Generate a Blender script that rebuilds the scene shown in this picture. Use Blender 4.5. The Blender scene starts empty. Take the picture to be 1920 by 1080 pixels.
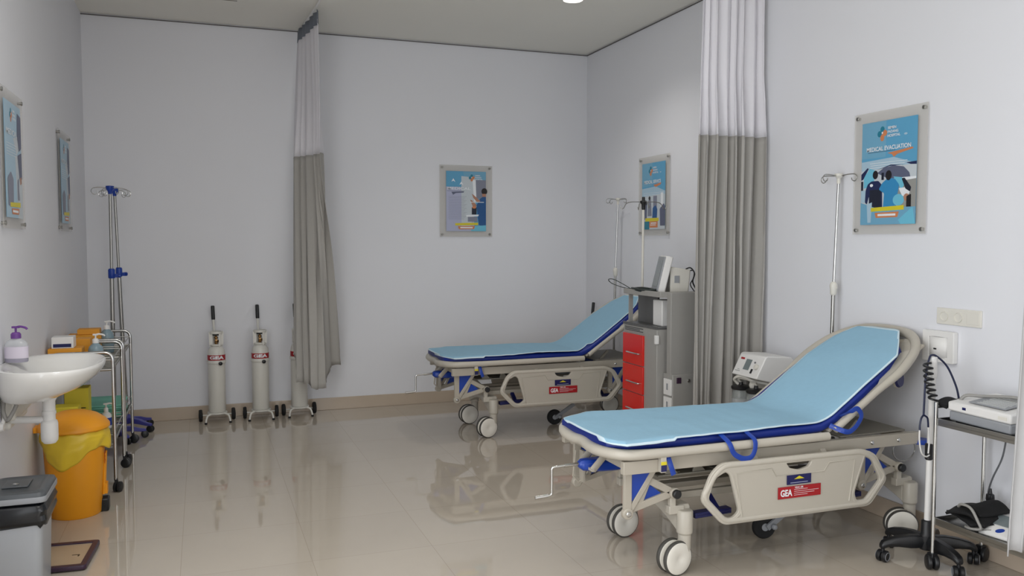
import bpy, bmesh, math, random
from mathutils import Vector, Matrix, noise
random.seed(7)
PI = math.pi
sc = bpy.context.scene
COL = sc.collection
R = math.radians

# ------------------------------------------------------------------ materials
def lin(c):
    c = c / 255.0
    return c / 12.92 if c <= .04045 else ((c + .055) / 1.055) ** 2.4
def mat(name, rgb, rough=.5, metal=0, var=.03, scale=12, bump=0, bscale=60, coat=0, trans=0, alpha=1, spec=.5, ior=1.5, sub=0, emit=0):
    m = bpy.data.materials.new(name); m.use_nodes = True
    nt = m.node_tree; b = nt.nodes['Principled BSDF']
    c = [lin(v) for v in rgb]
    tc = nt.nodes.new('ShaderNodeTexCoord')
    nz = nt.nodes.new('ShaderNodeTexNoise'); nz.inputs['Scale'].default_value = scale; nz.inputs['Detail'].default_value = 4
    nt.links.new(tc.outputs['Object'], nz.inputs['Vector'])
    mx = nt.nodes.new('ShaderNodeMix'); mx.data_type = 'RGBA'
    mx.inputs['A'].default_value = (*[v * (1 - var) for v in c], 1)
    mx.inputs['B'].default_value = (*[min(1, v * (1 + var)) for v in c], 1)
    nt.links.new(nz.outputs['Fac'], mx.inputs['Factor'])
    nt.links.new(mx.outputs['Result'], b.inputs['Base Color'])
    b.inputs['Roughness'].default_value = rough; b.inputs['Metallic'].default_value = metal
    b.inputs['IOR'].default_value = ior; b.inputs['Coat Weight'].default_value = coat
    b.inputs['Transmission Weight'].default_value = trans; b.inputs['Alpha'].default_value = alpha
    b.inputs['Specular IOR Level'].default_value = spec
    if sub: b.inputs['Subsurface Weight'].default_value = sub
    if emit:
        b.inputs['Emission Color'].default_value = (*c, 1); b.inputs['Emission Strength'].default_value = emit
    if bump:
        n2 = nt.nodes.new('ShaderNodeTexNoise'); n2.inputs['Scale'].default_value = bscale; n2.inputs['Detail'].default_value = 5
        nt.links.new(tc.outputs['Object'], n2.inputs['Vector'])
        bp = nt.nodes.new('ShaderNodeBump'); bp.inputs['Strength'].default_value = bump; bp.inputs['Distance'].default_value = .004
        nt.links.new(n2.outputs['Fac'], bp.inputs['Height']); nt.links.new(bp.outputs['Normal'], b.inputs['Normal'])
    return m
def floor_mat():
    m = mat('polished_tile', (190, 180, 166), rough=.03, var=.04, scale=3, ior=1.62)
    nt = m.node_tree; b = nt.nodes['Principled BSDF']
    src = b.inputs['Base Color'].links[0].from_socket
    tc = nt.nodes['Texture Coordinate']
    br = nt.nodes.new('ShaderNodeTexBrick'); br.offset = 0; br.squash = 1
    br.inputs['Scale'].default_value = 1; br.inputs['Brick Width'].default_value = .6; br.inputs['Row Height'].default_value = .6
    br.inputs['Mortar Size'].default_value = .0016; br.inputs['Mortar Smooth'].default_value = .3
    br.inputs['Color1'].default_value = (1, 1, 1, 1); br.inputs['Color2'].default_value = (.965, .965, .965, 1)
    br.inputs['Mortar'].default_value = (.78, .76, .73, 1)
    mp = nt.nodes.new('ShaderNodeMapping'); mp.inputs['Location'].default_value = (.12, .07, 0)
    nt.links.new(tc.outputs['Object'], mp.inputs['Vector']); nt.links.new(mp.outputs['Vector'], br.inputs['Vector'])
    mx = nt.nodes.new('ShaderNodeMix'); mx.data_type = 'RGBA'; mx.blend_type = 'MULTIPLY'; mx.inputs['Factor'].default_value = 1
    nt.links.new(src, mx.inputs['A']); nt.links.new(br.outputs['Color'], mx.inputs['B'])
    nt.links.new(mx.outputs['Result'], b.inputs['Base Color'])
    n3 = nt.nodes.new('ShaderNodeTexNoise'); n3.inputs['Scale'].default_value = 2.2; n3.inputs['Detail'].default_value = 2
    nt.links.new(tc.outputs['Object'], n3.inputs['Vector'])
    bp = nt.nodes.new('ShaderNodeBump'); bp.inputs['Strength'].default_value = .02; bp.inputs['Distance'].default_value = .01
    nt.links.new(n3.outputs['Fac'], bp.inputs['Height']); nt.links.new(bp.outputs['Normal'], b.inputs['Normal'])
    return m
M = {}
M['wall'] = mat('wall_paint', (229, 230, 235), rough=.6, var=.012, scale=2, bump=.05, bscale=160)
M['ceil'] = mat('ceiling_paint', (236, 234, 226), rough=.8, var=.015, scale=2)
M['floor'] = floor_mat()
M['base'] = mat('baseboard_tile', (192, 176, 158), rough=.15, var=.04, scale=6)
M['gap'] = mat('dark_gap', (96, 92, 88), rough=.8)
M['abs'] = mat('grey_white_abs', (188, 182, 170), rough=.38, var=.015, scale=4)
M['abs2'] = mat('cream_painted_steel', (178, 171, 158), rough=.35, var=.02, scale=4)
M['blue'] = mat('royal_blue_vinyl', (14, 42, 132), rough=.42, var=.06)
M['bluep'] = mat('blue_plastic', (22, 62, 158), rough=.35, var=.05)
M['navy'] = mat('navy_plastic', (22, 26, 84), rough=.4)
M['sheet'] = mat('sky_blue_nonwoven', (146, 188, 212), rough=.8, var=.035, scale=25, bump=.35, bscale=35)
M['sheetw'] = mat('white_nonwoven_hem', (206, 226, 236), rough=.8, bump=.1)
M['wheel'] = mat('wheel_cover_white', (228, 224, 214), rough=.4)
M['tyre'] = mat('grey_tyre', (74, 72, 68), rough=.6)
M['black'] = mat('black_plastic', (24, 25, 28), rough=.4)
M['rubber'] = mat('black_rubber', (20, 20, 22), rough=.75)
M['chrome'] = mat('chrome', (205, 205, 203), rough=.18, metal=1, var=.02)
M['steel'] = mat('stainless_steel', (168, 167, 163), rough=.28, metal=1, var=.04)
M['whitepl'] = mat('white_plastic', (232, 231, 229), rough=.4, var=.01)
M['offwhite'] = mat('ivory_plastic', (224, 221, 212), rough=.42, var=.01)
M['greypl'] = mat('grey_plastic', (150, 153, 158), rough=.45)
M['midgrey'] = mat('mid_grey_plastic', (108, 110, 112), rough=.5)
M['tray'] = mat('dull_grey_tray', (128, 124, 114), rough=.5)
M['red'] = mat('red_lacquer', (216, 34, 24), rough=.22, var=.03)
M['redlab'] = mat('red_label', (166, 26, 34), rough=.45)
M['cab'] = mat('grey_steel_enamel', (160, 158, 154), rough=.35, var=.02)
M['cabd'] = mat('dark_grey_steel', (92, 92, 92), rough=.35, var=.03)
M['cur'] = mat('grey_curtain_cloth', (172, 169, 164), rough=.75, var=.04, scale=40, bump=.15, bscale=300)
M['curw'] = mat('white_curtain_mesh', (240, 238, 243), rough=.8, var=.02, scale=60, alpha=.82)
M['curl'] = mat('light_grey_curtain_cloth', (186, 186, 187), rough=.7, var=.03, scale=30)
M['band'] = mat('curtain_header_tape', (110, 116, 126), rough=.7)
M['cyl'] = mat('cylinder_white_enamel', (218, 216, 209), rough=.3, var=.02)
M['brass'] = mat('brass', (140, 108, 70), rough=.35, metal=1)
M['yellow'] = mat('yellow_bin_plastic', (238, 158, 24), rough=.4, var=.03)
M['ybag'] = mat('yellow_bag_film', (242, 208, 58), rough=.35, var=.06, scale=14, alpha=.9)
M['ycard'] = mat('yellow_cardboard', (222, 204, 58), rough=.6, var=.03)
M['orange'] = mat('orange_cardboard', (226, 156, 44), rough=.55)
M['bag'] = mat('black_bag_film', (16, 18, 22), rough=.22, var=.15)
M['binlid'] = mat('slate_lid_plastic', (78, 82, 86), rough=.32)
M['binbody'] = mat('brushed_bin_body', (184, 189, 196), rough=.38, metal=.15)
M['ceramic'] = mat('white_ceramic', (226, 225, 222), rough=.1, var=.008, coat=.4)
M['purple'] = mat('purple_plastic', (108, 62, 140), rough=.4)
M['clearp'] = mat('clear_plastic', (216, 220, 224), rough=.1, alpha=.45)
M['label'] = mat('pale_label', (214, 206, 220), rough=.6)
M['bluebot'] = mat('blue_grey_gel_bottle', (142, 166, 178), rough=.25, alpha=.9)
M['teal'] = mat('teal_surgical_cloth', (142, 216, 194), rough=.8, bump=.4, bscale=25)
M['indigo'] = mat('indigo_plastic', (72, 72, 150), rough=.4)
M['acrylic'] = mat('clear_acrylic', (212, 208, 199), rough=.06, alpha=.26)
M['glass'] = mat('jar_glass', (205, 212, 210), rough=.05, alpha=.32)
M['scaleglass'] = mat('tinted_scale_glass', (178, 162, 140), rough=.08)
M['scaleframe'] = mat('dark_plum_frame', (58, 38, 58), rough=.4)
M['cloth_black'] = mat('black_cuff_cloth', (14, 14, 16), rough=.85, bump=.3, bscale=120)
M['screen'] = mat('dull_lcd', (120, 130, 132), rough=.2)
M['paper'] = mat('printed_paper', (206, 208, 206), rough=.7)
M['hose'] = mat('grey_hose', (150, 148, 144), rough=.4)
M['cable'] = mat('grey_cable', (92, 94, 98), rough=.5)
M['dkcable'] = mat('dark_green_cable', (46, 54, 52), rough=.5)
M['navycable'] = mat('navy_rubber_tube', (24, 32, 66), rough=.35)
M['lamp'] = mat('lamp_diffuser', (255, 250, 240), emit=14)
M['blackcan'] = mat('smoky_bin', (52, 50, 48), rough=.6)
# print colours
for k, c in dict(sky=(92, 162, 200), sky2=(112, 168, 198), skyp=(168, 196, 214), white=(234, 238, 242), dk=(24, 30, 48), navyp=(26, 38, 82), scrub=(52, 138, 190),
                 scrub2=(30, 84, 140), skin=(176, 128, 104), hair=(24, 20, 24), teal2=(30, 122, 146), orange2=(206, 130, 86), yel=(216, 202, 44), heli=(92, 98, 122), ground=(150, 150, 146),
                 lilac=(176, 180, 206), mist=(196, 204, 210), aqua=(110, 190, 216), greyv=(128, 132, 148)).items():
    M['p_' + k] = mat('print_' + k, c, rough=.45, var=.02, scale=40)

# ------------------------------------------------------------------ mesh builder
class MB:
    def __init__(s): s.bm = bmesh.new(); s.mi = 0
    def v(s, p): return s.bm.verts.new(p)
    def f(s, vs):
        try:
            f = s.bm.faces.new(vs); f.material_index = s.mi; return f
        except ValueError: return None
    def hexa(s, c):
        v = [s.v(p) for p in c]
        for q in ((0, 3, 2, 1), (4, 5, 6, 7), (0, 1, 5, 4), (1, 2, 6, 5), (2, 3, 7, 6), (3, 0, 4, 7)): s.f([v[i] for i in q])
    def box(s, x0, x1, y0, y1, z0, z1):
        s.hexa([(x0, y0, z0), (x1, y0, z0), (x1, y1, z0), (x0, y1, z0), (x0, y0, z1), (x1, y0, z1), (x1, y1, z1), (x0, y1, z1)])
        return s
    def obox(s, c, size, rot=None):
        c = Vector(c); h = [a / 2 for a in size]; rot = rot or Matrix.Identity(3)
        s.hexa([c + rot @ Vector((a * h[0], b * h[1], d * h[2])) for d in (-1, 1) for a, b in ((-1, -1), (1, -1), (1, 1), (-1, 1))])
        return s
    def bar(s, p, q, w, h, up=(0, 0, 1)):
        p, q = Vector(p), Vector(q); d = (q - p); L = d.length; d.normalize()
        up = Vector(up)
        if abs(d.dot(up)) > .98: up = Vector((0, 1, 0))
        sd = d.cross(up).normalized(); u = sd.cross(d)
        rot = Matrix((d, sd, u)).transposed()
        return s.obox((p + q) / 2, (L, w, h), rot)
    def tube(s, pts, r, n=10, closed=False, flat=None, cap=True):
        pts = [Vector(p) for p in pts]; N = len(pts)
        rs = r if isinstance(r, (list, tuple)) else [r] * N
        T = []
        for i in range(N):
            a = pts[(i - 1) % N] if (closed or i > 0) else pts[i]
            b = pts[(i + 1) % N] if (closed or i < N - 1) else pts[i]
            t = (b - a); t = t.normalized() if t.length > 1e-9 else Vector((0, 0, 1)); T.append(t)
        u = T[0].orthogonal().normalized()
        if flat is not None: u = (Vector(flat) - T[0] * T[0].dot(Vector(flat))).normalized()
        rings = []
        for i in range(N):
            if flat is not None:
                fl = Vector(flat); w = fl - T[i] * T[i].dot(fl)
                if w.length > 1e-4: u = w.normalized()
            else:
                u = (u - T[i] * T[i].dot(u)); u = u.normalized() if u.length > 1e-6 else T[i].orthogonal().normalized()
            w = T[i].cross(u)
            rr = rs[i]; ru, rw = rr if isinstance(rr, (list, tuple)) else (rr, rr)
            rings.append([s.v(pts[i] + u * math.cos(2 * PI * k / n) * ru + w * math.sin(2 * PI * k / n) * rw) for k in range(n)])
        for i in range(N if closed else N - 1):
            a, b = rings[i], rings[(i + 1) % N]
            for k in range(n): s.f((a[k], a[(k + 1) % n], b[(k + 1) % n], b[k]))
        if not closed and cap:
            s.f(rings[0][::-1]); s.f(rings[-1])
        return s
    def cyl(s, p, q, r, n=20): return s.tube([p, q], r, n)
    def lathe(s, prof, c=(0, 0, 0), axis=(0, 0, 1), n=28, sx=1, sy=1):
        c = Vector(c); a = Vector(axis).normalized(); u = a.orthogonal().normalized()
        if abs(a.z) > .99: u = Vector((1, 0, 0))
        w = a.cross(u)
        rings = []
        for r, z in prof:
            if r < 1e-5: rings.append([s.v(c + a * z)]); continue
            rings.append([s.v(c + a * z + u * math.cos(2 * PI * k / n) * r * sx + w * math.sin(2 * PI * k / n) * r * sy) for k in range(n)])
        for A, B in zip(rings, rings[1:]):
            if len(A) == 1 and len(B) == 1: continue
            for k in range(n):
                k2 = (k + 1) % n
                if len(A) == 1: s.f((A[0], B[k2], B[k]))
                elif len(B) == 1: s.f((A[k], A[k2], B[0]))
                else: s.f((A[k], A[k2], B[k2], B[k]))
        if len(rings[0]) > 1: s.f(rings[0][::-1])
        if len(rings[-1]) > 1: s.f(rings[-1])
        return s
    def prism(s, poly, a, b, plane='xz'):
        def P(u, v, t): return {'xz': (u, t, v), 'xy': (u, v, t), 'yz': (t, u, v)}[plane]
        A = [s.v(P(u, v, a)) for u, v in poly]; B = [s.v(P(u, v, b)) for u, v in poly]
        n = len(poly); s.f(A); s.f(B[::-1])
        for i in range(n): s.f((A[i], B[i], B[(i + 1) % n], A[(i + 1) % n]))
        return s
    def loft(s, rings, capa=True, capb=True):
        V = [[s.v(p) for p in r] for r in rings]; n = len(V[0])
        for A, B in zip(V, V[1:]):
            for k in range(n): s.f((A[k], A[(k + 1) % n], B[(k + 1) % n], B[k]))
        if capa: s.f(V[0][::-1])
        if capb: s.f(V[-1])
        return s
    def grid(s, fn, nu, nv, mfn=None):
        V = [[s.v(fn(i / nu, j / nv)) for j in range(nv + 1)] for i in range(nu + 1)]
        for i in range(nu):
            for j in range(nv):
                if mfn: s.mi = mfn((i + .5) / nu, (j + .5) / nv)
                s.f((V[i][j], V[i + 1][j], V[i + 1][j + 1], V[i][j + 1]))
        return s
    def add_mesh(s, me, mx):
        t = bmesh.new(); t.from_mesh(me); vs = {}
        for v in t.verts: vs[v.index] = s.v(mx @ v.co)
        for f in t.faces: s.f([vs[v.index] for v in f.verts])
        t.free(); return s
    def build(s, name, m, parent=None, bevel=0, seg=2, solid=0, sub=0, ang=38, loc=None):
        bm = s.bm
        bmesh.ops.recalc_face_normals(bm, faces=bm.faces[:])
        me = bpy.data.meshes.new(name); bm.to_mesh(me); bm.free()
        for q in (m if isinstance(m, (list, tuple)) else [m]): me.materials.append(M[q])
        for p in me.polygons: p.use_smooth = True
        me.set_sharp_from_angle(angle=R(ang))
        o = bpy.data.objects.new(name, me); COL.objects.link(o)
        if parent: o.parent = parent
        if loc: o.location = loc
        if solid:
            d = o.modifiers.new('thickness', 'SOLIDIFY'); d.thickness = solid; d.offset = 0
        if bevel:
            d = o.modifiers.new('bevel', 'BEVEL'); d.width = bevel; d.segments = seg; d.limit_method = 'ANGLE'; d.angle_limit = R(40); d.harden_normals = False
        if sub:
            d = o.modifiers.new('sub', 'SUBSURF'); d.levels = sub; d.render_levels = sub
        return o

def fillet(pts, r, n=5, closed=False):
    P = [Vector(p) for p in pts]; N = len(P); out = []
    for i in range(N):
        if not closed and i in (0, N - 1): out.append(P[i]); continue
        rr = r[i] if isinstance(r, (list, tuple)) else r
        a, b, c = P[(i - 1) % N], P[i], P[(i + 1) % N]
        la, lc = (a - b).length, (c - b).length
        k = min(rr, la * .48, lc * .48)
        p0 = b + (a - b).normalized() * k; p1 = b + (c - b).normalized() * k
        for j in range(n + 1):
            t = j / n; out.append(p0 * (1 - t) ** 2 + b * 2 * t * (1 - t) + p1 * t * t)
    return out
def fil2(poly, r, n=5):
    return [(p.x, p.y) for p in fillet([(a, b, 0) for a, b in poly], r, n, True)]
def spline(pts, n=8):
    P = [Vector(p) for p in pts]; out = []
    for i in range(len(P) - 1):
        a = P[max(i - 1, 0)]; b = P[i]; c = P[i + 1]; d = P[min(i + 2, len(P) - 1)]
        for j in range(n):
            t = j / n
            out.append(.5 * ((2 * b) + (c - a) * t + (2 * a - 5 * b + 4 * c - d) * t * t + (3 * b - a - 3 * c + d) * t ** 3))
    out.append(P[-1]); return out
def lerp_keys(keys, x):
    if x <= keys[0][0]: return keys[0][1]
    for (a, va), (b, vb) in zip(keys, keys[1:]):
        if x <= b: return va + (vb - va) * (x - a) / (b - a)
    return keys[-1][1]
def curve_plate(outline, holes, t, bev):
    cu = bpy.data.curves.new('plate', 'CURVE'); cu.dimensions = '2D'; cu.fill_mode = 'BOTH'
    cu.extrude = max(0, t / 2 - bev); cu.bevel_depth = bev; cu.bevel_resolution = 2
    for loop in [outline] + holes:
        sp = cu.splines.new('POLY'); sp.points.add(len(loop) - 1); sp.use_cyclic_u = True
        for i, (x, y) in enumerate(loop): sp.points[i].co = (x, y, 0, 1)
    o = bpy.data.objects.new('plate', cu); COL.objects.link(o)
    bpy.context.view_layer.update()
    me = bpy.data.meshes.new_from_object(o.evaluated_get(bpy.context.evaluated_depsgraph_get()))
    bpy.data.objects.remove(o); return me
def text_mesh(txt, w=None, h=None, ext=.0004, bold=0):
    cu = bpy.data.curves.new('txt', 'FONT'); cu.body = txt; cu.size = 1; cu.extrude = ext; cu.offset = bold
    cu.align_x = 'CENTER'; cu.align_y = 'CENTER'
    o = bpy.data.objects.new('txt', cu); COL.objects.link(o); bpy.context.view_layer.update()
    me = bpy.data.meshes.new_from_object(o.evaluated_get(bpy.context.evaluated_depsgraph_get()))
    bpy.data.objects.remove(o)
    xs = [v.co.x for v in me.vertices]; ys = [v.co.y for v in me.vertices]
    cx, cy = (max(xs) + min(xs)) / 2, (max(ys) + min(ys)) / 2
    kx = w / (max(xs) - min(xs)) if w else None; ky = h / (max(ys) - min(ys)) if h else None
    kx = kx or ky; ky = ky or kx
    for v in me.vertices: v.co = ((v.co.x - cx) * kx, (v.co.y - cy) * ky, v.co.z)
    return me
def thing(name, label, cat, loc=(0, 0, 0), rz=0, group=None):
    o = bpy.data.objects.new(name, None); COL.objects.link(o); o.location = loc; o.rotation_euler = (0, 0, rz)
    o.empty_display_size = .1
    o['label'] = label; o['category'] = cat
    if group: o['group'] = group
    return o
def tag(o, label, cat, group=None):
    o['label'] = label; o['category'] = cat
    if group: o['group'] = group
    return o
def struct(o): o['kind'] = 'structure'; return o
def copy_tree(o, parent=None):
    c = o.copy(); COL.objects.link(c)
    if parent: c.parent = parent
    for ch in [x for x in bpy.data.objects if x.parent == o and x != c]: copy_tree(ch, c)
    return c

# ------------------------------------------------------------------ room shell
XL, YB, ZC, YF = -.9, 7.88, 3.44, -2.6
XR1, XR2, YS = 3.59, 3.70, 4.88
struct(MB().box(XL - .2, XR2 + .2, YF - .2, YB + .2, -.1, 0).build('floor', 'floor'))
struct(MB().box(XL - .2, XR2 + .2, YF - .2, YB + .2, ZC, ZC + .1).build('ceiling', 'ceil'))
struct(MB().box(XL - .2, XR2 + .2, YB, YB + .15, 0, ZC).build('wall_back', 'wall'))
b = MB(); b.box(XR1, XR1 + .3, YF - .1, YS, 0, ZC); b.box(XR2, XR2 + .19, YS, YB, 0, ZC)
struct(b.build('wall_right', 'wall'))
# left wall with a window opening (Y -0.6..2.9) beyond the photo's frame
WL = (-.7, 2.9, .06, 2.6)
b = MB(); x0, x1 = XL - .15, XL
b.box(x0, x1, YF - .1, WL[0], 0, ZC); b.box(x0, x1, WL[1], YB, 0, ZC)
b.box(x0, x1, WL[0], WL[1], 0, WL[2]); b.box(x0, x1, WL[0], WL[1], WL[3], ZC)
struct(b.build('wall_left', 'wall'))
# front wall behind the camera; its wide opening is added to let in fill
WF = (.7, 3.3, .1, 2.6)
b = MB(); y0, y1 = YF - .15, YF
b.box(XL, WF[0], y0, y1, 0, ZC); b.box(WF[1], XR1, y0, y1, 0, ZC)
b.box(WF[0], WF[1], y0, y1, 0, WF[2]); b.box(WF[0], WF[1], y0, y1, WF[3], ZC)
struct(b.build('wall_front', 'wall'))
b = MB()
for y in (WL[0], (WL[0] + WL[1]) / 2 - .03, WL[1] - .05): b.box(XL - .1, XL - .05, y, y + .05, WL[2], WL[3])
for z in (WL[2], WL[3] - .05): b.box(XL - .1, XL - .05, WL[0], WL[1], z, z + .05)
struct(b.build('window_1', 'whitepl', bevel=.004))
b = MB()
for x in (WF[0], (WF[0] + WF[1]) / 2 - .03, WF[1] - .06): b.box(x, x + .06, YF - .1, YF - .05, WF[2], WF[3])
for z in (WF[2], WF[3] - .06): b.box(WF[0], WF[1], YF - .1, YF - .05, z, z + .06)
struct(b.build('added_opening_frame', 'whitepl', bevel=.004))  # frame for the added front opening
struct(MB().box(XL, XR2, YB - .012, YB, 0, .112).build('baseboard_back', 'base', bevel=.003))
b = MB(); b.box(XR1 - .012, XR1, YF, YS, 0, .112); b.box(XR2 - .012, XR2, YS, YB - .012, 0, .112)
struct(b.build('baseboard_right', 'base', bevel=.003))
struct(MB().box(XL, XL + .012, 3.2, YB - .012, 0, .112).build('baseboard_left', 'base', bevel=.003))
# shadow gap where the ceiling panels meet the walls
struct(MB().box(XL, XR2, YB - .012, YB - .001, ZC - .014, ZC - .008).build('trim_1', 'gap'))
struct(MB().box(XR2 - .010, XR2 - .001, YS, YB - .012, ZC - .014, ZC - .008).build('trim_2', 'gap'))
struct(MB().box(-.8, .3, 7.08, 7.086, ZC - .003, ZC + .001).build('trim_3', 'gap'))

# ------------------------------------------------------------------ ceiling lamp
t = thing('ceiling_downlight', 'round lit downlight recessed in the ceiling near the right wall', 'ceiling lamp', (2.75, 6.12, ZC))
MB().lathe([(.062, -.001), (.074, -.008), (.078, -.012), (.084, -.008), (.086, 0), (.062, 0)], n=36).build('trim_ring', 'whitepl', t)
MB().lathe([(0, -.008), (.05, -.007), (.061, -.002), (.061, 0)], n=32).build('lamp_diffuser', 'lamp', t)

# ------------------------------------------------------------------ patient stretcher
# everything below is written in room coordinates of the near stretcher and shifted to its root
OX, OY = 2.6, 3.66
A34 = R(34)
def L(x, y, z): return (x - OX, y - OY, z)
def LS(pts): return [L(*p) for p in pts]
def incl(x, y, z0=.66, x0=2.88):           # point on the raised backrest plane
    return (x, y, z0 + (x - x0) * math.tan(A34) if x > x0 else z0)
def caster(root, x, y, face, r=.081, half=.037, z_top=.30, trail=(-.055, 0)):
    cs = MB()
    cs.lathe([(.0, .085), (.026, .085), (.030, .095), (.031, .186), (.038, .190), (.039, z_top - .008), (.034, z_top)], L(x, y, 0), n=24)
    ca = math.cos(face), math.sin(face)      # axis direction of the wheel
    tx, ty = -ca[1], ca[0]
    ox, oy = x + trail[0], y + trail[1]
    cs.bar(L(x, y, .16), L(ox, oy, .085), .026, .05, up=(ca[0], ca[1], 0))
    fork = cs.build('caster', 'abs', root, bevel=.004)
    w = MB()
    for sgn in (-1, 1):
        cc = Vector(L(ox, oy, r)) + Vector((ca[0], ca[1], 0)) * sgn * (half - .012)
        w.mi = 0; w.lathe([(.02, -.011), (r - .004, -.011), (r, -.005), (r, .005), (r - .004, .011), (.02, .011)], cc, (ca[0], ca[1], 0), n=40)
        w.mi = 1
        for k in (-1, 1):
            w.lathe([(r - .006, .0105 * k), (r - .010, .0135 * k), (r - .03, .0155 * k), (.018, .0165 * k), (.014, .0145 * k), (0, .0145 * k)], cc, (ca[0], ca[1], 0), n=40)
    w.build('wheel', ['tyre', 'wheel'], fork)

def make_stretcher():
    root = thing('patient_stretcher', '-', 'hospital stretcher', (OX, OY, 0), 0, 'patient stretchers')
    # --- mattress
    def mat_top(x, y): return incl(x, y, .652)[2]
    b = MB()
    prof = [(1.708, .0), (1.775, .0), (2.3, 0), (2.8, 0), (2.86, .004), (2.93, 0), (3.1, 0), (3.28, 0), (3.40, 0), (3.455, 0)]
    wy = [.25, .318, .318, .315, .315, .315, .315, .30, .25, .17]
    rings = []
    for (x, dz), w in zip(prof, wy):
        z = mat_top(x, 0) + dz; th = .046
        nx, nz = ((-math.sin(A34), math.cos(A34)) if x > 2.9 else (0, 1))
        ring = []
        for yy, o in ((-w, .25), (-w + .012, 0), (w - .012, 0), (w, .25), (w, .75), (w - .012, 1), (-w + .012, 1), (-w, .75)):
            ring.append(L(x - nx * th * o, OY + yy + .01, z - nz * th * o))
        rings.append(ring)
    b.loft(rings)
    b.build('mattress', 'blue', root, bevel=.004, ang=50)
    # --- deck under the mattress
    b = MB()
    b.box(*[v - OX for v in (1.78, 2.88)], -.33, .33, .588, .602)
    r0 = incl(2.90, OY, .60); r1 = incl(3.50, OY, .60)
    b.bar(L(*r0), L(*r1), .62, .014)
    b.build('deck_plate', 'abs2', root, bevel=.003)
    # --- perimeter bumper rail (flat part)
    zr = .603
    pts = [(2.86, 4.02, zr), (1.95, 4.02, zr), (1.76, 4.0, zr), (1.70, 3.86, zr - .006), (1.70, 3.75, zr - .012), (1.715, 3.66, zr - .004), (1.70, 3.57, zr - .012), (1.69, 3.46, zr - .006), (1.745, 3.31, zr), (1.95, 3.295, zr), (2.86, 3.31, zr)]
    pp = fillet(LS(pts), [.0, .1, .12, .06, .05, .05, .05, .06, .12, .1, 0], 6)
    rs = []
    for p in pp:
        e = min(1, max(0, (1.98 - (p.x + OX)) / .22))
        rs.append((.021 + .004 * e, .020 + .012 * e))
    b = MB(); b.tube(pp, rs, 14, flat=(0, 0, 1)); b.build('bumper_rail', 'abs', root)
    # --- backrest rail loop
    P2 = [(2.905, 3.315), (3.17, 3.32), (3.30, 3.305), (3.45, 3.35), (3.545, 3.47), (3.562, 3.66), (3.545, 3.86), (3.45, 3.985), (3.30, 4.025), (3.17, 4.01), (2.905, 4.01)]
    def bz(x, y): return incl(x, y, .612)
    pp = fillet(LS([bz(x, y) for x, y in P2]), [0, .06, .06, .09, .09, .09, .09, .09, .06, .06, 0], 6)
    rs = []
    for p in pp:
        e = min(1, max(0, (p.x + OX - 3.16) / .18)); rs.append((.017 + .006 * e, .018 + .008 * e))
    b = MB(); b.tube(pp, rs, 14)
    # inner web between rail and plate near the shoulders
    for pl in ([(3.16, 3.325), (3.30, 3.305), (3.45, 3.355), (3.40, 3.42), (3.32, 3.385), (3.24, 3.375)], [(3.16, 4.0), (3.24, 3.955), (3.32, 3.94), (3.40, 3.90), (3.45, 3.975), (3.30, 4.02)]):
        lo = [b.v(L(*incl(px, py, .604))) for px, py in pl]; hi = [b.v(L(*incl(px, py, .622))) for px, py in pl]
        b.f(lo); b.f(hi[::-1])
        for i in range(len(pl)): b.f((lo[i], hi[i], hi[(i + 1) % len(pl)], lo[(i + 1) % len(pl)]))
    b.bar(L(*bz(3.49, 3.5)), L(*bz(3.49, 3.82)), .05, .014)
    b.build('backrest_rail', 'abs', root)
    b = MB(); c = bz(3.49, 3.47)
    b.lathe([(0, -.02), (.05, -.02), (.055, 0), (.05, .012), (0, .014)], L(c[0] - .015, c[1] + .0, c[2] - .035), (-math.sin(A34), 0, math.cos(A34)), n=28, sx=1.5)
    b.build('headrest_pad', 'abs', root)
    # side beams
    for sy in (-1, 1):
        b = MB(); y = OY + sy * .30
        b.box(1.78 - OX, 3.478 - OX, y - .016 - OY, y + .016 - OY, .508, .568)
        b.mi = 1
        for x in (3.165, 3.335): b.lathe([(.011, 0), (.011, .004), (.006, .008), (0, .008)], L(x, y + sy * .016, .538), (0, sy, 0), n=14)
        b.build('side_beam', ['abs2', 'chrome'], root, bevel=.003)
    for x in (1.80, 2.44, 2.86, 3.44): MB().box(x - .015 - OX, x + .015 - OX, -.30, .30, .515, .56).build('cross_member', 'abs2', root, bevel=.003)
    for x in (2.52, 2.84): MB().box(x - OX, x + .024 - OX, -.285, -.26, .40, .525).build('hanger_bracket', 'abs2', root, bevel=.003)
    for ya_, yb_ in ((-.345, -.312), (.312, .345)): MB().box(1.745 - OX, 1.95 - OX, ya_, yb_, .512, .572).build('beam_end_cap', 'abs2', root, bevel=.003)
    # tray under the deck with ribs
    b = MB(); b.box(1.98 - OX, 2.9 - OX, -.24, .24, .455, .463)
    for x in (2.02, 2.17, 2.30): b.prism([(x - OX, .463), (x + .07 - OX, .463), (x + .03 - OX, .51), (x + .015 - OX, .51)], -.235, -.225)
    for x in (2.1, 2.3, 2.5, 2.7): b.bar(L(x, 3.44, .459), L(x, 3.90, .459), .02, .014)
    b.build('lower_tray', 'tray', root, bevel=.002)
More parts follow.
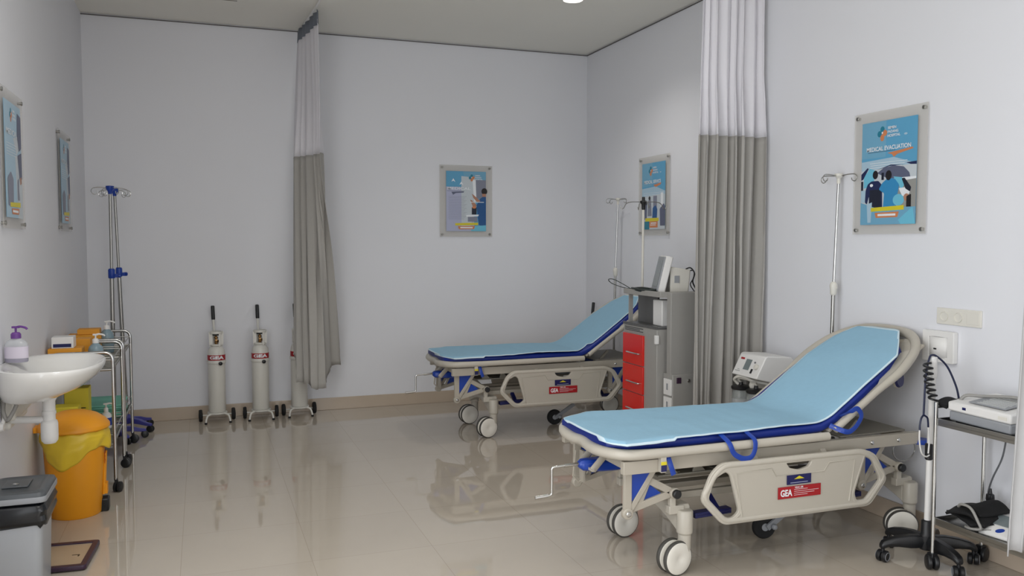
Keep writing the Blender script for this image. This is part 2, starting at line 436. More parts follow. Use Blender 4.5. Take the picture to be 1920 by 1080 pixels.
    # struts and lifting arms, both ends, both sides
    for dx in (0, 1.335):
        for sy in (-1, 1):
            y = OY + sy * .275
            Apt, Bpt, C, D, E = (1.80 + dx, .53), (1.945 + dx, .52), (1.80 + dx, .315), (2.045 + dx, .385), (1.915 + dx, .455)
            b = MB()
            b.bar(L(Apt[0], y, Apt[1]), L(C[0], y, C[1]), .022, .038, up=(1, 0, 0))
            b.bar(L(Bpt[0], y, Bpt[1]), L(C[0] + .005, y, C[1]), .018, .026, up=(1, 0, 0))
            b.bar(L(C[0] + .01, y + sy * -.012, C[1] + .01), L(D[0], y - sy * .012, D[1]), .02, .034)
            b.bar(L(E[0], y - sy * .012, E[1]), L(D[0], y - sy * .012, D[1]), .02, .034)
            b.bar(L(E[0], y - sy * .012, E[1]), L(1.86 + dx, y - sy * .012, .33), .018, .024)
            for q in (C, D): b.lathe([(.024, -.016), (.026, -.012), (.026, .012), (.024, .016)], L(q[0], y, q[1]), (0, 1, 0), n=20)
            b.mi = 1; b.lathe([(.013, 0), (.013, .006), (0, .008)], L(C[0], y + sy * .016, C[1]), (0, sy, 0), n=14)
            b.build('lift_strut', ['abs2', 'chrome'], root, bevel=.003)
            b = MB()
            b.prism([(Apt[0] - OX + .012, .525), (Bpt[0] - OX - .005, .52), (C[0] - OX + .018, .365)], y - OY - .006, y - OY + .006)
            b.prism([(1.865 + dx - OX, .345), (E[0] - OX, .440), (1.985 + dx - OX, .385)], y - OY - sy * .018 - .004, y - OY - sy * .018 + .004)
            b.build('infill_plate', 'bluep', root)
            b = MB(); b.lathe([(.0, -.006), (.019, -.006), (.021, 0), (.021, .012), (.017, .016), (0, .017)], L(D[0], y + sy * .02, D[1]), (0, sy, 0), n=22)
            b.build('pivot_knob', 'black', root)
    # crossbars joining the casters (arched covers) with the pivot brackets
    for x in (2.105, 3.455):
        rings = []
        for k in range(15):
            t_ = -1 + 2 * k / 14; y = t_ * .262
            zb = .268 - .072 * abs(t_) ** 1.6; zt = .325 - .006 * abs(t_)
            if abs(t_) > .75: zt += .002
            w = .034
            rings.append([(x - OX + a * w, y, z) for a, z in ((-1, zb), (1, zb), (1, zt - .012), (.8, zt), (-.8, zt), (-1, zt - .012))])
        b = MB(); b.loft(rings)
        for sy in (-1, 1):
            b.box(x - .075 - OX, x - .045 - OX, sy * .255 - .014, sy * .255 + .014, .30, .40); b.box(x - .08 - OX, x - OX, sy * .25 - .02, sy * .25 + .02, .28, .32)
        b.build('caster_crossbar', 'abs', root, bevel=.004)
    for (x, y, fc) in ((2.105, 3.388, R(-80)), (2.12, 3.932, R(-84)), (3.46, 3.385, R(-118)), (3.46, 3.93, R(-100))):
        caster(root, x, y, fc)
    # base beam, pedal bars, steering wheel
    b = MB()
    for y in (3.50, 3.82): b.box(2.02 - OX, 3.44 - OX, y - OY - .014, y - OY + .014, .318, .35)
    b.box(2.06 - OX, 3.4 - OX, -.03, .03, .325, .352)
    b.build('base_beam', 'abs2', root, bevel=.003)
    for x in (2.66, 3.10) if False else (2.30, 3.08):
        b = MB(); b.bar(L(x - .14, 3.405, .262), L(x + .06, 3.405, .268), .045, .026)
        for k in (-1, 1): b.tube(LS([(x - .13, 3.384, .262 + .006 * k), (x + .05, 3.384, .268 + .006 * k)]), .004, 6)
        b.bar(L(x, 3.41, .265), L(x, 3.50, .325), .03, .02)
        b.build('brake_pedal', 'navy', root, bevel=.006)
    b = MB(); b.bar(L(2.66, 3.44, .232), L(2.92, 3.44, .238), .05, .022); b.bar(L(2.78, 3.44, .236), L(2.78, 3.5, .32), .03, .02)
    b.build('center_pedal', 'black', root, bevel=.004)
    b = MB(); cx, cy = 2.74, 3.64
    b.lathe([(.02, -.016), (.058, -.016), (.064, -.008), (.064, .008), (.058, .016), (.02, .016)], L(cx, cy, .064), (.15, 1, 0), n=30)
    sw = b.build('steering_wheel', 'rubber', root)
    b = MB(); b.lathe([(.0, -.02), (.02, -.02), (.022, .02), (0, .02)], L(cx, cy, .064), (.15, 1, 0), n=16)
    b.bar(L(cx, cy - .03, .064), L(cx + .17, cy - .03, .17), .012, .03); b.bar(L(cx + .17, cy, .17), L(cx + .17, cy, .33), .04, .04)
    b.lathe([(0, -.015), (.012, -.01), (.016, 0), (.012, .01), (0, .015)], L(cx + .03, cy - .05, .072), (0, 1, 0), n=14)
    b.build('wheel_arm', 'greypl', sw)
    # gas springs and gearbox under the hinge
    b = MB()
    b.cyl(L(2.58, 3.46, .475), L(2.66, 3.46, .475), .018); b.cyl(L(2.9, 3.46, .49), L(2.99, 3.46, .49), .018)
    b.box(2.66 - OX, 2.80 - OX, -.22, -.18, .45, .505); b.box(2.86 - OX, 2.9 - OX, -.22, -.18, .45, .515)
    b.cyl(L(2.0, 3.66, .47), L(3.2, 3.66, .485), .014)
    b.cyl(L(2.55, 3.7, .475), L(3.15, 3.7, .62), .012)
    b.build('lift_mechanism', 'greypl', root, bevel=.003)
    b = MB(); b.bar(L(3.0, 3.66, .57), L(3.42, 3.66, .575), .55, .008); 
    b.bar(L(3.02, 3.42, .53), L(3.13, 3.42, .64), .02, .02); b.bar(L(3.02, 3.92, .53), L(3.13, 3.92, .64), .02, .02)
    b.build('backrest_support', 'tray', root, bevel=.002)
    # crank housing and crank
    b = MB(); rings = []
    for x, hw, z0, z1 in ((1.672, .018, .478, .502), (1.69, .032, .462, .512), (1.78, .045, .452, .512), (1.86, .045, .45, .508), (2.0, .035, .46, .50)):
        rings.append([L(x, OY + a * hw - .02, z) for a, z in ((-1, z0 + .01), (-.6, z0), (.6, z0), (1, z0 + .01), (1, z1 - .014), (.6, z1), (-.6, z1), (-1, z1 - .014))])
    b.loft(rings); b.build('crank_housing', 'bluep', root, bevel=.003)
    b = MB(); yc = 3.64
    b.tube(LS([(1.675, yc, .492), (1.62, yc, .49), (1.60, yc, .49)]), .0085, 10)
    b.tube(fillet(LS([(1.61, yc, .49), (1.535, yc, .487), (1.535, yc, .355), (1.505, yc, .352)]), .012, 4), .006, 10)
    b.tube(LS([(1.515, yc, .353), (1.45, yc, .349)]), .009, 10)
    b.build('crank', 'chrome', root)
    b = MB()
    for y in (3.57, 3.71):
        b.tube(LS([(1.80, y, .565), (1.715, y, .475)]), (.016, .006) if False else [(.006, .018)] * 2, 10, flat=(0, 1, 0))
    b.bar(L(1.715, 3.56, .475), L(1.715, 3.72, .475), .012, .012)
    b.build('housing_bracket', 'abs2', root); b = MB()
    b.tube(LS([(1.76, 3.86, .50), (1.745, 3.86, .37), (1.775, 3.86, .335), (1.80, 3.86, .35)]), .005, 8)
    b.bar(L(1.79, 3.85, .50), L(1.79, 3.85, .34), .01, .05)
    b.build('release_hook', 'abs2', root)
    # --- side rails (near and far)
    OUT = [(2.118, .372), (2.17, .49), (2.225, .534), (3.035, .532), (3.115, .50), (3.19, .372), (3.085, .250), (2.235, .250)]
    HL = [(2.15, .378), (2.185, .47), (2.245, .50), (2.275, .48), (2.325, .30), (2.29, .272), (2.235, .272)]
    HR = [(3.05, .505), (3.085, .50), (3.155, .372), (3.06, .275), (3.0, .278), (2.985, .32)]
    SL = [(2.575, .508), (2.735, .508), (2.715, .475), (2.66, .462), (2.60, .475)]
    PANEL = [(2.29, .515), (3.01, .515), (2.96, .272), (2.355, .272)]
    for sy in (-1, 1):
        y = sy * .385
        sh = lambda pl: [(u - OX, v) for u, v in pl]
        o_ = fil2(sh(OUT), .03, 5); hl = fil2(sh(HL), .018, 4); hr = fil2(sh(HR), .018, 4); sl = fil2(sh(SL), .014, 4)
        me = curve_plate(o_, [hl, hr, sl], .02, .004)
        b = MB(); b.add_mesh(me, Matrix.Translation((0, y, 0)) @ Matrix.Rotation(R(90), 4, 'X'))
        def inset(pl, k):
            cx = sum(p[0] for p in pl) / len(pl); cz = sum(p[1] for p in pl) / len(pl)
            return [(cx + (p[0] - cx) * (1 - k / max(.02, abs(p[0] - cx)) if abs(p[0] - cx) > k else 1), cz + (p[1] - cz) * (1 - k / max(.02, abs(p[1] - cz)) if abs(p[1] - cz) > k else 1)) for p in pl]
        b.tube([(p[0], y, p[1]) for p in inset(o_, .012)], .015, 10, closed=True)
        for hole in (hl, hr):
            cxh = sum(p[0] for p in hole) / len(hole); czh = sum(p[1] for p in hole) / len(hole)
            b.tube([(cxh + (p[0] - cxh) * 1.12, y, czh + (p[1] - czh) * 1.06) for p in hole], .012, 8, closed=True)
        # raised ridge lines of the moulding
        rl = [(2.335, .275), (2.30, .482), (2.50, .487), (2.525, .448), (2.80, .448), (2.83, .487), (2.985, .49), (2.955, .285)]
        b.tube([(u - OX, y + sy * .010, v) for u, v in rl], .0035, 6)
        panel = b.build('side_rail', 'abs', root, ang=60)
        yo = y + sy * .0165
        b = MB(); b.box(2.582 - OX, 2.72 - OX, min(yo, yo - sy * .003), max(yo, yo - sy * .003), .402, .447)
        b.mi = 1; b.prism([(2.622 - OX, .427), (2.68 - OX, .427), (2.651 - OX, .441)], yo, yo + sy * .001)
        b.mi = 2; b.box(2.60 - OX, 2.70 - OX, min(yo, yo + sy * .001), max(yo, yo + sy * .001), .409, .4115)
        b.build('arrow_label', ['navy', 'p_yel', 'p_lilac'], panel)
        b = MB(); b.box(2.532 - OX, 2.778 - OX, min(yo, yo - sy * .003), max(yo, yo - sy * .003), .337, .393)
        lab = b.build('brand_label', 'redlab', panel)
        rot = Matrix.Rotation(R(90), 4, 'X') if sy < 0 else Matrix.Rotation(R(180), 4, 'Z') @ Matrix.Rotation(R(90), 4, 'X')
        fx = (lambda x: x - OX) if sy < 0 else (lambda x: 2 * (2.655 - OX) - (x - OX))
        b = MB()
        b.add_mesh(text_mesh('GEA', w=.066, h=.033, bold=.03), Matrix.Translation((fx(2.578), yo + sy * .0008, .364)) @ rot)
        b.add_mesh(text_mesh('YDC-3R', w=.05, h=.009, bold=.01), Matrix.Translation((fx(2.65), yo + sy * .0008, .386)) @ rot)
        for k, (xa, xb) in enumerate(((2.622, 2.70), (2.622, 2.765), (2.622, 2.74), (2.622, 2.70))):
            xa, xb = sorted((fx(xa), fx(xb))); b.box(xa, xb, yo + sy * .0002 - .0004, yo + sy * .0002 + .0004, .376 - k * .009, .3775 - k * .009)
        b.build('lettering', 'p_white', lab)
        # rail hinges
        for x in (2.45, 2.85): MB().bar((x - OX, sy * .318, .53), (x - OX, y - sy * .012, .47), .03, .018).build('rail_hinge', 'abs2', root)
    # straps
    def strap(pts, name='patient_strap'):
        b = MB(); b.tube(fillet(LS(pts), .03, 5), [(.002, .0125)] * len(fillet(LS(pts), .03, 5)), 8, flat=(0, 1, 0)); b.build(name, 'bluep', root)
    y = 3.268
    strap([(2.262, 3.34, .655), (2.268, y, .625), (2.285, y, .575), (2.34, y, .545), (2.385, y, .548), (2.405, y, .58), (2.408, y, .63), (2.405, 3.34, .655)])
    y = 3.272
    strap([(2.955, 3.335, .69), (2.965, y, .725), (3.0, y, .742), (3.035, y, .70), (2.995, y, .645), (2.955, y, .622), (2.915, y, .632), (2.89, 3.335, .648)])
    strap([(1.965, 3.31, .585), (1.967, 3.29, .55), (1.985, 3.29, .50)], 'release_strap')
    b = MB(); b.box(1.918 - OX, 1.945 - OX, -.375, -.345, .515, .588); b.mi = 1; b.box(1.917 - OX, 1.946 - OX, -.377, -.372, .52, .55); b.mi = 2; b.box(1.917 - OX, 1.946 - OX, -.377, -.3715, .55, .566)
    b.build('release_lever', ['abs', 'navy', 'p_yel'], root, bevel=.003)
    # corner bumpers
    b = MB(); b.lathe([(0, -.012), (.038, -.012), (.042, 0), (.038, .012), (0, .012)], L(3.50, 3.36, .515), (0, 0, 1), n=24)
    b.build('corner_bumper', 'bluep', root)
    b = MB(); b.lathe([(0, -.012), (.038, -.012), (.042, 0), (.038, .012), (0, .012)], L(3.50, 3.96, .515), (0, 0, 1), n=24)
    b.build('corner_bumper', 'bluep', root)
    b = MB(); c = (3.352, 3.375, .848); cc = Vector(L(*c))
    b.lathe([(0, -.014), (.04, -.014), (.045, -.006), (.045, .006), (.04, .014), (0, .014)], cc, (.35, -.9, .1), n=28)
    b.mi = 1; b.lathe([(.040, -.009), (.048, -.009), (.048, .002), (.04, .002)], cc, (.35, -.9, .1), n=28)
    b.mi = 1; b.bar(cc, L(c[0] - .02, c[1] + .03, c[2] + .07), .02, .02)
    b.build('backrest_roller', ['navy', 'abs'], root)
    b = MB(); b.tube([L(3.47 + .075 * math.cos(a), 3.44, .455 + .06 * math.sin(a)) for a in [PI * 2 * k / 24 for k in range(24)]], .0035, 6, closed=True)
    b.build('oxygen_holder_ring', 'steel', root)
    # IV pole standing at the far head corner
    iv = MB(); x, y = 3.525, 4.06
    iv.tube(LS([(x - .012, y, .50), (x, y, 1.3)]), .011, 12); 
    pole = iv.build('iv_pole', 'steel', root)
    b = MB(); b.tube(LS([(x, y, 1.25), (x + .022, y, 1.915)]), .008, 10); b.build('upper_tube', 'chrome', pole)
    b = MB(); b.lathe([(.013, 0), (.019, .008), (.019, .03), (.022, .045), (.022, .062), (.016, .075), (.010, .08)], L(x, y, 1.235), n=20)
    b.build('pole_collar', 'offwhite', pole)
    b = MB(); b.lathe([(.02, 0), (.03, .01), (.03, .03), (.012, .05)], L(x - .012, y, .50), n=18); b.bar(L(x - .012, y, .52), L(x - .05, 3.97, .53), .03, .03)
    b.build('pole_socket', 'black', pole)
    b = MB(); b.lathe([(.0, 0), (.011, 0), (.011, .03), (.024, .045), (.024, .058), (0, .062)], L(x + .022, y, 1.895), n=20); b.build('hook_hub', 'offwhite', pole)
    b = MB(); zt = 1.94
    for k in range(4):
        a = R(8 + 90 * k); ca, sa = math.cos(a), math.sin(a)
        pr = [(.015, 0), (.07, .006), (.115, .004), (.13, -.014), (.118, -.034), (.098, -.03), (.092, -.016)]
        b.tube(spline([L(x + .022 + ca * r_, y + sa * r_, zt + z_) for r_, z_ in pr], 5), .0028, 7)
    b.build('bag_hooks', 'steel', pole)
    return root
near = make_stretcher()
near['label'] = 'stretcher with raised blue backrest and white wheels, nearest the camera'
far = copy_tree(near); far.location = (OX + .058, OY + 2.94, 0)
for o_ in [x for x in bpy.data.objects if x.parent == far and x.name.startswith('patient_strap')]: bpy.data.objects.remove(o_)
far['label'] = 'stretcher with raised blue backrest by the back wall, partly behind the red-drawer cart'

def sheet(name, label, dx, dy, wav, seed, keys=None):
    ymin = [(1.685, 3.44), (1.70, 3.37), (1.745, 3.285), (2.08, 3.315), (2.86, 3.36), (3.336, 3.362), (3.42, 3.44), (3.50, 3.52)]
    ymax = [(1.685, 3.80), (1.705, 3.90), (1.88, 4.0), (2.0, 3.985), (2.74, 3.945), (3.25, 3.95), (3.40, 3.91), (3.495, 3.82), (3.50, 3.75)]
    if keys: ymin = keys
    def fn(u, v):
        x = 1.685 + (3.50 - 1.685) * u
        a = lerp_keys(ymin, x); c = lerp_keys(ymax, x)
        
        y = a + (c - a) * v
        # rounded valley at the hinge
        k = .07; d = x - 2.88
        z = .6635 + (0 if d < -k else (d * math.tan(A34) if d > k else (d + k) ** 2 / (4 * k) * math.tan(A34)))
        n_ = noise.noise(Vector((x * 5 + seed, y * 7, seed))) * .004 + noise.noise(Vector((x * 14, y * 3 + seed, 1))) * .0022
        lift = 0
        if wav: lift = wav * .55 * max(0, math.sin(x * 6.5 + seed)) * ((1 - v) ** 3 + .5 * v ** 4) * (1 if x < 2.85 else .3)
        e = min(v, 1 - v) * (c - a); droop = -.016 * max(0, 1 - e / .03) * (1 if x < 2.0 and v < .5 else .3)
        if x < 1.72: droop -= (1.72 - x) * .06
        return (x + dx, y + dy, z + n_ + .001 + lift + droop)
    def mf(u, v):
        x = 1.685 + (3.50 - 1.685) * u; w = lerp_keys(ymax, x) - lerp_keys(ymin, x)
        return 1 if (min(v, 1 - v) * w < .011 or u < .006 or u > .994) else 0
    b = MB(); b.grid(fn, 150, 56, mf)
    o = b.build(name, ['sheet', 'sheetw'], solid=.004)
    tag(o, label, 'bed sheet', 'disposable sheets on the stretchers')
sheet('disposable_sheet', 'smooth light blue underpad sheet lying on the nearest stretcher', 0, 0, 0, 1.3)
sheet('disposable_sheet', 'rumpled light blue underpad sheet lying on the stretcher by the back wall', .058, 2.94, .014, 4.2, [(1.685, 3.60), (1.70, 3.45), (1.76, 3.30), (1.95, 3.315), (2.15, 3.30), (2.45, 3.335), (2.70, 3.325), (2.82, 3.345), (2.90, 3.40), (2.945, 3.43), (2.96, 3.37), (3.2, 3.385), (3.34, 3.40), (3.42, 3.45), (3.50, 3.56)])

# ------------------------------------------------------------------ privacy curtains
def curtain(name, label, top, mid, bot, zt, zm, zb, folds, amp, loc, lower='cur', upper='curw', header=True, sub=10, amp_top=None, seed=0, hooks=10):
    """top/mid/bot: keyed plan paths s->(x,y); zb keyed bottom height; pleats are perpendicular to the path"""
    t = thing(name, label, 'curtain', loc)
    ox, oy = loc[0], loc[1]
    def path(keys, s):
        return lerp_keys([(k, Vector(p)) for k, p in keys], s)
    def P(s, z):
        zb_ = lerp_keys(zb, s)
        if z >= zm: k = (z - zm) / (zt - zm); p = path(mid, s).lerp(path(top, s), k); q = path(mid, min(1, s + .01)).lerp(path(top, min(1, s + .01)), k) ; q0 = path(mid, max(0, s - .01)).lerp(path(top, max(0, s - .01)), k)
        else: k = (z - zb_) / (zm - zb_); p = path(bot, s).lerp(path(mid, s), k); q = path(bot, min(1, s + .01)).lerp(path(mid, min(1, s + .01)), k); q0 = path(bot, max(0, s - .01)).lerp(path(mid, max(0, s - .01)), k)
        d = (q - q0); d = d.normalized() if d.length > 1e-6 else Vector((1, 0))
        nrm = Vector((-d.y, d.x))
        ph = folds * 2 * PI * (s + .035 * math.sin(s * 13 + seed) + .012 * math.sin(z * 1.7 + s * 9 + seed))
        a = amp * (.72 + .28 * math.sin(s * 17 + seed * 2)) * (1 - .6 * min(1, max(0, z - zm) / .4))
        w = math.sin(ph); w = w * (1 - .25 * w * w) * 1.25
        off = nrm * a * w + d * a * (.35 if a < .045 else .22) * math.sin(2 * ph)
        crumple = max(0, 1 - (z - zb_) / .28) if z < zm else 0
        off += nrm * crumple * .012 * noise.noise(Vector((s * 30, z * 16, seed)))
        return (p.x + off.x - ox, p.y + off.y - oy)
    NU = int(folds * 14)
    b = MB()
    b.grid(lambda u, v: (*P(u, zm + (zt - zm) * v), zm + (zt - zm) * v), NU, 14)
    b.build('upper_mesh_panel', upper, t, solid=.003, ang=75)
    def lower_fn(u, v):
        z0 = lerp_keys(zb, u); z = z0 + (zm + .006 - z0) * v
        x, y = P(u, min(z, zm)); return (x, y, z + (.012 * noise.noise(Vector((u * 24, seed, 3))) * (1 - v)))
    b = MB(); b.grid(lower_fn, NU, 42); b.build('lower_panel', lower, t, solid=.004, ang=75)
    if header:
        b = MB()
        b.grid(lambda u, v: (*P(u, zt - .03 + .10 * v), zt - .03 + .10 * v), NU, 2)
        b.build('header_tape', 'band', t, solid=.006, ang=75)
    return t
zt = 3.33
curtain('privacy_curtain', 'narrow white-topped grey curtain hanging by the back wall in front of a cylinder', 
        [(0, (.83, 7.80)), (.5, (.875, 7.42)), (1, (.915, 7.02))],
        [(0, (.765, 7.72)), (.35, (.85, 7.58)), (.7, (.925, 7.38)), (1, (.965, 7.22))],
        [(0, (.715, 7.44)), (.30, (.80, 7.34)), (.55, (.90, 7.28)), (.78, (1.0, 7.36)), (.86, (1.03, 7.5)), (1, (1.135, 7.62))],
        3.34, 2.29, [(0, .585), (.08, .56), (.16, .36), (.4, .34), (.55, .29), (.72, .30), (.80, .36), (.86, .45), (1, .45)], 5.5, .034, (.88, 7.5, 0), seed=2)
t = MB(); t.tube([(.905, 6.0, ZC - .008), (.90, 7.0, ZC - .008), (.86, 7.86, ZC - .008)], .009, 8)
tag(t.build('curtain_track', 'whitepl'), 'white ceiling track carrying the curtain near the back wall', 'curtain track')
curtain('privacy_curtain', 'wide grey pleated curtain with white top between the two stretchers', 
        [(0, (3.085, 4.82)), (1, (3.548, 4.815))], [(0, (3.065, 4.82)), (1, (3.545, 4.815))], [(0, (3.055, 4.82)), (.2, (3.13, 4.83)), (1, (3.543, 4.815))],
        3.41, 2.245, [(0, .27), (1, .24)], 7, .068, (3.3, 4.83, 0), header=False, seed=5)
t = MB(); t.tube([(1.6, 4.83, ZC - .010), (3.585, 4.83, ZC - .010)], .011, 8)
tag(t.build('curtain_track', 'whitepl'), 'white ceiling track above the wide pleated curtain between the stretchers', 'curtain track')
curtain('privacy_curtain', 'pale curtain edge hanging at the right margin before the steel trolley', 
        [(0, (3.09, 2.40)), (1, (3.34, 2.42))], [(0, (3.06, 2.40)), (1, (3.33, 2.42))], [(0, (2.965, 2.40)), (.3, (3.06, 2.41)), (1, (3.30, 2.42))],
        3.41, 2.25, [(0, .31), (.12, .33), (1, .30)], 6.5, .022, (3.3, 2.41, 0), lower='curl', header=False, seed=9)

# ------------------------------------------------------------------ posters in acrylic frames
PW, PH = .53, .687
def poster(kind, label, loc, rz, group=None):
    t = thing('framed_poster', label, 'poster', loc, rz, group)
    # local: x right, z up, -y towards the viewer; the wall lies at y = 0
    MB().box(-PW / 2, PW / 2, -.017, -.013, -PH / 2, PH / 2).build('acrylic_panel', 'acrylic', t, bevel=.001)
    for sx in (-1, 1):
        for sz in (-1, 1):
            b = MB(); b.lathe([(.008, 0), (.008, .0168), (.011, .018), (.011, .022), (.009, .024), (0, .024)], (sx * (PW / 2 - .026), 0, sz * (PH / 2 - .024)), (0, -1, 0), n=16)
            b.build('standoff', 'steel', t)
    W, H = .40, .575
    ms = ['p_sky', 'p_sky2', 'p_skyp', 'p_white', 'p_dk', 'p_navyp', 'p_scrub', 'p_scrub2', 'p_skin', 'p_hair', 'p_teal2', 'p_orange2', 'p_yel', 'p_heli', 'p_ground', 'p_lilac', 'p_mist', 'p_aqua', 'p_greyv']
    b = MB(); lay = [0]
    def X(u): return (u - .5) * W
    def Z(v): return (.5 - v) * H - .002
    def poly(m, pts, r=0):
        lay[0] += 1; y = -.0178 - lay[0] * .00006
        b.mi = ms.index('p_' + m); q = [(X(u), Z(v)) for u, v in pts]
        if r: q = fil2(q, r, 4)
        A = [b.v((x, y, z)) for x, z in q]; b.f(A)
    def rect(m, u0, v0, u1, v1): poly(m, [(u0, v0), (u1, v0), (u1, v1), (u0, v1)])
    def ell(m, u, v, ru, rv, n=20): poly(m, [(u + ru * math.cos(2 * PI * k / n), v + rv * math.sin(2 * PI * k / n)) for k in range(n)])
    b.mi = 0; b.box(-W / 2, W / 2, -.0178, -.0170, -H / 2 - .002, H / 2 - .002)
    texts = []
    def txt(s, u, v, w, h, m='p_white', rot=0, bold=.01): texts.append((s, u, v, w, h, m, rot, bold))
    def logo(u, v, s):
        ell('teal2', u, v - .028 * s, .034 * s, .026 * s); ell('teal2', u - .045 * s, v + .008 * s, .034 * s, .026 * s); ell('orange2', u + .042 * s, v + .004 * s, .034 * s, .026 * s); ell('orange2', u, v + .042 * s, .032 * s, .028 * s)
        poly('orange2', [(u + .01 * s, v + .04 * s), (u + .07 * s, v - .01 * s), (u + .02 * s, v - .015 * s), (u - .02 * s, v + .03 * s)]); ell('white', u, v, .012 * s, .009 * s)
        for i, w in enumerate(('SEMEN', 'PADANG', 'HOSPITAL')): txt(w, u + .085 * s + (.055 + .012 * i) * s * 1.3, v - .034 * s + i * .033 * s, (.13 + .035 * i) * s, .022 * s, bold=.02)
    def lines(u, v, w, n, m='white', dv=.022, th=.004):
        for i in range(n): rect(m, u + .01 * (i % 2), v + dv * i, u + w * (1 - .14 * ((i * 7) % 3) / 2), v + dv * i + th)
    def banner(u, v, w):
        poly('yel', [(u, v), (u + w, v - .012), (u + w, v + .030), (u, v + .038)]); poly('orange2', [(u + w * .12, v + .05), (u + w * .86, v + .045), (u + w * .82, v + .098), (u + w * .16, v + .10)], .004)
        rect('white', u + w * .22, v + .063, u + w * .76, v + .083)
    if kind in ('evac', 'ward'):
        rect('sky2', 0, .0, .45, .35); rect('sky', .45, 0, 1, .4); poly('skyp', [(0, .38), (.6, .36), (1, .44), (1, .6), (0, .6)])
        logo(.38, .115, 1.15)
        ell('skyp', .80, .155, .03, .010)
        if kind == 'evac':
            txt('MEDICAL EVACUATION', .50, .265, .80, .042, bold=.02)
            rect('dk', .12, .293, .62, .2965)
            poly('orange2', [(.48, .315), (.92, .285), (.94, .300), (.66, .335), (.60, .36), (.56, .33)])
            lines(.16, .40, .68, 3); 
            poly('mist', [(0, .47), (1, .44), (1, .9), (0, .9)])
            poly('heli', [(.30, .50), (.42, .455), (.60, .44), (.78, .46), (.88, .52), (.90, .57), (.5, .56)], .006); poly('navyp', [(.28, .47), (.55, .43), (.80, .445), (.55, .441)]); poly('navyp', [(.82, .425), (1, .42), (1, .45), (.9, .445)])
            poly('aqua', [(.05, .53), (.16, .45), (.26, .47), (.24, .62), (.05, .64)]); poly('navyp', [(0, .50), (.12, .44), (.14, .45), (.04, .55), (0, .56)])
            rect('white', .66, .56, 1, .60); poly('ground', [(.62, .60), (1, .58), (1, .88), (.7, .88)]); rect('dk', 0, .57, .04, .66); poly('skyp', [(0, .66), (.1, .66), (.1, .78), (0, .78)])
            # person in navy seen from behind
            poly('navyp', [(.13, .60), (.20, .575), (.33, .575), (.40, .62), (.41, .84), (.16, .84), (.155, .72), (.12, .80), (.08, .78), (.09, .66)], .008); ell('hair', .27, .515, .05, .042); rect('dk', .17, .66, .38, .84); ell('white', .20, .615, .03, .015)
            # person in scrubs
            poly('scrub', [(.40, .60), (.48, .565), (.60, .56), (.72, .60), (.68, .72), (.66, .86), (.42, .86), (.44, .70), (.34, .66)], .008); ell('hair', .515, .53, .055, .048); rect('dk', .385, .50, .43, .57)
            poly('aqua', [(.60, .545), (.76, .56), (.80, .63), (.74, .69), (.70, .62)], .006); ell('aqua', .70, .77, .10, .055); poly('white', [(.70, .66), (.84, .655), (.90, .70), (.84, .76), (.76, .73)], .006); ell('skin', .84, .75, .05, .035)
            poly('dk', [(.75, .57), (.80, .565), (.92, .66), (.90, .70), (.82, .67)], .006); poly('hair', [(.84, .74), (.92, .72), (.92, .85), (.84, .86)], .006)
            poly('sky2', [(0, .78), (.3, .84), (1, .84), (1, 1), (0, 1)]); poly('skyp', [(.12, .80), (.22, .78), (.20, .98), (.14, .98)]); poly('aqua', [(.7, .96), (.95, .84), (1, 1), (.75, 1)])
            banner(.20, .835, .60)
        else:
            txt('PATIENT SERVICES' if False else 'MEDICAL SERVICE', .46, .285, .72, .05, bold=.02); poly('orange2', [(.50, .335), (.84, .31), (.80, .34), (.60, .37), (.54, .35)])
            lines(.08, .45, .85, 3, dv=.026)
            poly('mist', [(0, .50), (1, .48), (1, 1), (0, 1)]); rect('greyv', .50, .50, .66, .80); rect('white', .82, .46, .92, .70)
            poly('heli', [(.02, .62), (.14, .56), (.24, .60), (.22, .85), (.02, .85)], .006); ell('hair', .18, .60, .05, .03); poly('greyv', [(.28, .56), (.40, .55), (.44, .8), (.26, .8)], .006); ell('hair', .34, .53, .045, .03)
            poly('scrub2', [(.48, .68), (.60, .64), (.68, .70), (.66, .86), (.46, .86)], .006); poly('heli', [(.78, .70), (.94, .62), (1, .66), (1, .95), (.8, .95)], .006)
            rect('teal2', .04, .88, .34, 1); rect('yel', .16, .83, .74, .88); rect('orange2', .34, .88, .70, .975); rect('white', .40, .90, .64, .915); rect('white', .38, .93, .62, .94)
    elif kind == 'scan':
        poly('sky', [(0, 0), (.42, 0), (.38, .3), (0, .3)]); poly('sky2', [(.42, 0), (1, 0), (1, .15), (.5, .2)]); poly('lilac', [(0, .26), (.7, .26), (.7, 1), (0, 1)]); poly('mist', [(.38, .08), (.72, .10), (.74, .62), (.60, .92), (.38, .92)])
        rect('greyv', .74, .14, 1, .45); poly('white', [(.66, .14), (.74, .14), (.76, .5), (.70, .5)])
        for u, v in ((.18, .15), (.38, .20)): poly('white', [(u - .05, v + .025), (u, v - .03), (u + .05, v + .03), (u, v + .01)])
        txt('MEDICAL', .32, .288, .58, .042, bold=.015); rect('dk', .02, .328, .46, .3315); poly('heli', [(.13, .345), (.44, .335), (.44, .355), (.24, .365), (.17, .395)])
        lines(.05, .42, .46, 18, m='greyv', dv=.022, th=.003)
        ell('hair', .96, .33, .075, .055); poly('skin', [(.90, .37), (1, .37), (1, .44), (.92, .43)]); poly('scrub2', [(.84, .46), (.92, .42), (1, .42), (1, .92), (.82, .90), (.76, .60)], .006); poly('scrub2', [(.76, .56), (.86, .46), (.88, .56), (.80, .66)])
